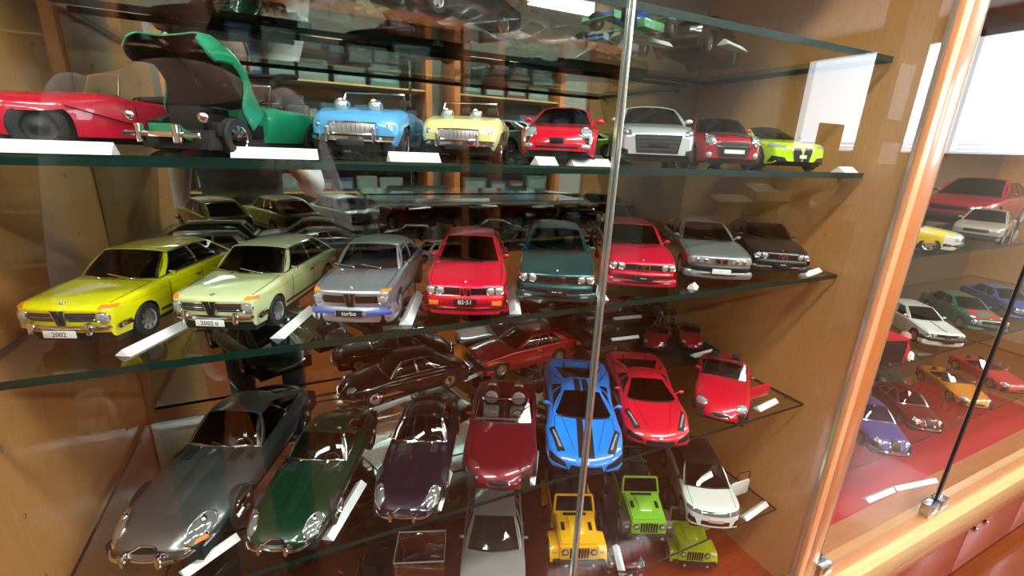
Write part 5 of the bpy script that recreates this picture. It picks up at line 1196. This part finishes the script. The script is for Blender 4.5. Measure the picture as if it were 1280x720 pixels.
# lowest glass shelf
off_roader('model_car', 'yellow open off-roader with black bonnet vents, on the lowest glass shelf', W(.934, 1.285, Z4), -23, (.90, .46, .005), scale=1/18.3)
off_roader('model_car', 'green open off-roader with dark wheel arches, on the lowest glass shelf', W(1.265, 1.27, Z4), -24, (.22, .50, .03), fenders=False, scale=1/19.)
sv = modern('model_car', 'white sport utility car with black roof and doors open', W(1.615, 1.235, Z4), -30, (.80, .82, .74), 'suv', scale=1/18.3)
loose_door(sv, 1.55, 1, 62, None, 1.05, .62, .38)
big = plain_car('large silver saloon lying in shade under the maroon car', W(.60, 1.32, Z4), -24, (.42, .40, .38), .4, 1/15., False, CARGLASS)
def clear_box(label, loc, rz, w, d, h):
    t = thing('clear_box', label, 'box', loc, rz); MB().box(-w/2, w/2, -d/2, d/2, .001, h, .003).build('clear_shell', pane_mat('box_plastic', (.88, .85, .83), .18), t)
    MB().tube([(-w/2, -d/2, h), (w/2, -d/2, h), (w/2, d/2, h), (-w/2, d/2, h)], .0012, 6, close=True).build('box_rim', principled('milky_plastic', (.5, .45, .42), .25), t)
clear_box('empty clear plastic box on the lowest glass shelf, left of the silver saloon', W(.31, 1.34, Z4), -20, .085, .065, .045)
card(1.68, 1.015, 1.86, 1.04, Z4, 'bent white card right of the white sport utility car', w=.016)
card(1.01, 1.02, 1.06, 1.12, Z4, 'white card corner beside the yellow off-roader', w=.014)
off_roader('model_car', 'dark yellow off-roader deep down at the left, below the purple-black coupe', W(.16, 1.50, Z5), -20, (.42, .20, .01))
off_roader('model_car', 'yellow-green off-roader shell with one door open, on the cabinet floor', W(1.66, 1.32, Z5), -28, (.45, .52, .01), doors=True, vents=False, glass=ACRYLIC)
modern('model_car', 'dark red hatchback on the cabinet floor below the green off-roader', W(1.33, 1.40, Z5), -30, (.25, .006, .01), 'chubby')
# top shelf, above eye level
Z0 = SH[0]
def open_wheeler(label, loc, rz, col, c2, scale=1/18.):
    t = thing('model_race_car', label, 'model car', loc, rz); k = scale
    def put(nm, m, mat, par=None): m.v = [(Vector(p)+Vector((0, -2.2, 0)))*k for p in m.v]; return link(nm, m.v, m.f, mat, par or t)
    pm = paint(col); p2 = paint(c2)
    put('body', MB().tube([(0, .25, .30), (0, .9, .34), (0, 1.7, .42), (0, 2.4, .46), (0, 3.3, .44), (0, 4.1, .36)], [.10, .18, .30, .38, .34, .16], 12), pm)
    for sd in (-1, 1): put('side_pod', MB().box(sd*.55-.2, sd*.55+.2, 1.9, 3.3, .12, .46, .08), p2)
    put('front_wing', MB().box(-.75, .75, .0, .38, .14, .18, .01).box(-.78, -.75, 0, .4, .1, .34).box(.75, .78, 0, .4, .1, .34), p2); put('rear_wing', MB().box(-.5, .5, 3.95, 4.3, .88, .92, .01).box(-.52, -.48, 3.9, 4.35, .5, .95).box(.48, .52, 3.9, 4.35, .5, .95), p2)
    put('air_box', MB().box(-.13, .13, 2.5, 3.0, .7, 1.0, .06), pm); put('helmet', MB().lathe([(-.14, .01), (-.1, .1), (0, .14), (.1, .1), (.14, .01)], 12, 'z', Matrix.Translation((0, 2.25, .88))), p2)
    for y in (.85, 3.6):
        put('axle', MB().tube([(-.8, y, .32), (.8, y, .32)], .03, 5), BLACK)
        for sd in (-1, 1):
            m = MB().lathe([(-.16, .18), (-.16, .31), (-.13, .33), (.13, .33), (.16, .31), (.16, .18)], 20, 'x', Matrix.Translation((sd*.78, y, .33)), close=True); w = put('wheel', m, TYRE)
            put('rim', MB().lathe([(-.1, .19), (0, .15), (.1, .19)], 14, 'x', Matrix.Translation((sd*.78, y, .33))), ALLOY, w)
open_wheeler('blue and white open-wheel race car on the top shelf, nearest the door strip', W(1.10, 1.52, Z0), -65, (.01, .06, .55), (.45, .6, .7), 1/26.)
open_wheeler('blue and green open-wheel race car on the top shelf, left of the other', W(.98, 1.26, Z0), -75, (.02, .09, .40), (.15, .5, .2), 1/28.)
plain_car('dark saloon on the top shelf, third from the right', W(.50, 1.55, Z0), -60, (.05, .08, .08), .2, 1/18., False)
plain_car('pale green saloon on the top shelf, near the left end', W(-.15, 1.50, Z0), -70, (.25, .38, .34), .2, 1/18., False)
plain_car('black saloon with silver trim on the top shelf, at the right end', W(1.50, 1.50, Z0), -65, (.02, .02, .02), .2, 1/18., False)
for a in ((.95, 1.30, 1.20, 1.34, 'white card before the blue race cars on the top shelf'), (.40, 1.10, .56, 1.12, 'white card near the middle of the top shelf'), (.05, 1.15, .18, 1.17, 'white card near the left of the top shelf'), (1.30, 1.2, 1.45, 1.25, 'white card toward the right of the top shelf')): card(*a[:4], Z0, a[4], w=.02)
# right-hand cabinet
ZA, ZC, ZD = -.375, -.93, -1.50
wy = plain_car('white hatchback with a yellow flank on the upper shelf of the right-hand cabinet', W(2.56, 1.19, ZA), 18, (.80, .80, .74), 0, 1/18., False)
for y0_ in (1.0,): wy.rect('yellow_panel', .5, 2.2, .30, .85, principled('rally_yellow', (.85, .62, .03), .35), 'left', nu=6, nv=4, eps=.012); wy.rect('yellow_panel', .3, 1.2, -.75, -.25, principled('rally_yellow', (.85, .62, .03), .35), 'top', nu=4, nv=4, eps=.012) if False else None
wy.patch('yellow_panel', lambda u, v: (lerp(-.80, -.30, u), lerp(.25, 1.15, v)), principled('rally_yellow', (.85, .62, .03), .35), 'top', nu=6, nv=6, eps=.012)
rr_ = plain_car('huge dark red car at the back of the upper shelf in the right-hand cabinet', W(4.15, 1.47, ZA), -84, (.38, .006, .02), .1, 1/9.5, False)
pk = plain_car('pale stone saloon in front of the huge dark red car', W(3.35, 1.12, ZA), -78, (.42, .36, .30), .1, 1/18., False)
ws_ = box_saloon('model_car', 'white two-door rally coupe on the middle shelf of the right-hand cabinet', W(3.16, 1.22, ZC), -34, (.78, .80, .72), 'E30')
ws_.rect('roof_marking', -.02, .02, .2, 1.2, BLACK, 'top', nu=1, nv=6, eps=.01)
gr = box_saloon('model_car', 'green racing coupe with a red-edged bonnet panel on the middle shelf', W(3.70, 1.22, ZC), -38, (.01, .14, .07), 'E30')
gr.patch('red_panel', lambda u, v: (lerp(-.55, .55, u), lerp(.15, 1.15, v)), principled('race_red', (.6, .02, .04), .35), 'top', nu=8, nv=8, eps=.012); gr.patch('green_panel', lambda u, v: (lerp(-.30, .30, u), lerp(.4, .9, v)), principled('race_green', (.02, .25, .13), .35), 'top', nu=6, nv=6, eps=.024)
for sd in (-1, 1): gr.disc('white_roundel', sd*.62, .35, .10, .12, PAPER, d='top', bulge=.0)
bl_ = box_saloon('model_car', 'blue and white racing coupe behind the black line of the right-hand doors', W(4.25, 1.22, ZC), -38, (.03, .08, .35), 'E30')
def pack_rally():
    t = thing('model_box', 'black boxed model with white lettering and red top on the middle shelf', 'box', W(2.50, 1.12, ZC), -18)
    MB().box(-.07, .07, -.035, .035, 0, .055, .001).build('carton', BLACK, t); MB().box(-.07, .07, -.0355, .035, .055, .060).build('red_lid', principled('race_red', (.6, .02, .04), .35), t, smooth=False)
    for tx, z, sz in (('128', .032, .016), ('Rally', .012, .013)):
        text_mesh('lettering', tx, sz, .0002, PAPER, t, (-.005, -.0358, z+.002), (math.radians(90), 0, 0))
pack_rally()
def figure(label, loc):
    t = thing('red_racer_toy', label, 'toy', loc, 10)
    MB().tube([(0, 0, .0), (0, 0, .02), (0, 0, .045)], [.016, .018, .010], 12).build('body', principled('race_red', (.6, .02, .04), .35), t)
    MB().lathe([(-.012, .001), (-.008, .009), (0, .012), (.008, .009), (.012, .001)], 12, 'z', Matrix.Translation((0, 0, .056))).build('head', principled('doll_pink', (.55, .28, .25), .5), t)
    MB().lathe([(-.002, .001), (-.002, .011), (.002, .011), (.002, .001)], 14, 'y', Matrix.Translation((0, -.019, .012))).build('white_disc', PAPER, t)
figure('little red figure with a white disc beside the black boxed model', W(2.66, 1.04, ZC))
card(2.70, 1.01, 2.80, 1.05, ZC, 'white card beside the little red figure', w=.014)
old = old_saloon('blue-violet classic car with chrome lamps at the near end of the bottom shelf', W(2.90, 1.20, ZD), -36, (.10, .09, .32), 1/16.)
ch = thing('roof_rack', 'two pale blue bars lying above the blue-violet classic car', 'rack', W(2.78, 1.34, ZD+.20), -25); MB().box(-.05, .05, -.004, .004, 0, .004).box(-.05, .05, -.034, -.026, 0, .004).box(-.048, -.044, -.03, .0, -.03, 0).box(.044, .048, -.03, 0, -.03, 0).build('bars', principled('pale_blue_bar', (.45, .6, .8), .3), ch, smooth=False)
old_saloon('dark red classic car with much chrome on the bottom shelf of the right-hand cabinet', W(3.34, 1.22, ZD), -36, (.16, .008, .01))
grand_tourer('model_car', 'dark green sports car with a pale stripe on the bottom shelf of the right-hand cabinet', W(3.76, 1.57, ZD), -38, (.02, .07, .05), .2)
wide_convertible('model_car', 'orange open sports car on the bottom shelf of the right-hand cabinet', W(3.98, 1.22, ZD), -36, (.75, .28, .03), .1, False, BLACKL)
wide_convertible('model_car', 'rose red open sports car at the far right of the bottom shelf', W(4.50, 1.22, ZD), -30, (.60, .05, .06), .1, False, BLACKL)
cl = wbox('red_cloth', XR2a+.12, XR2b-.1, 1.03, 1.75, ZB+.002, ZB+.008, principled('red_felt', (.50, .008, .015), .7)); tag(cl, 'flat red cloth spread over the floor of the right-hand cabinet', 'cloth')
card(2.86, 1.06, 3.12, 1.05, ZB+.01, 'long white card lying before the red cloth, near half', w=.02); card(3.14, 1.05, 3.48, .99, ZB+.01, 'long bent white card lying before the red cloth, far half', w=.02)
bpy.context.view_layer.update()
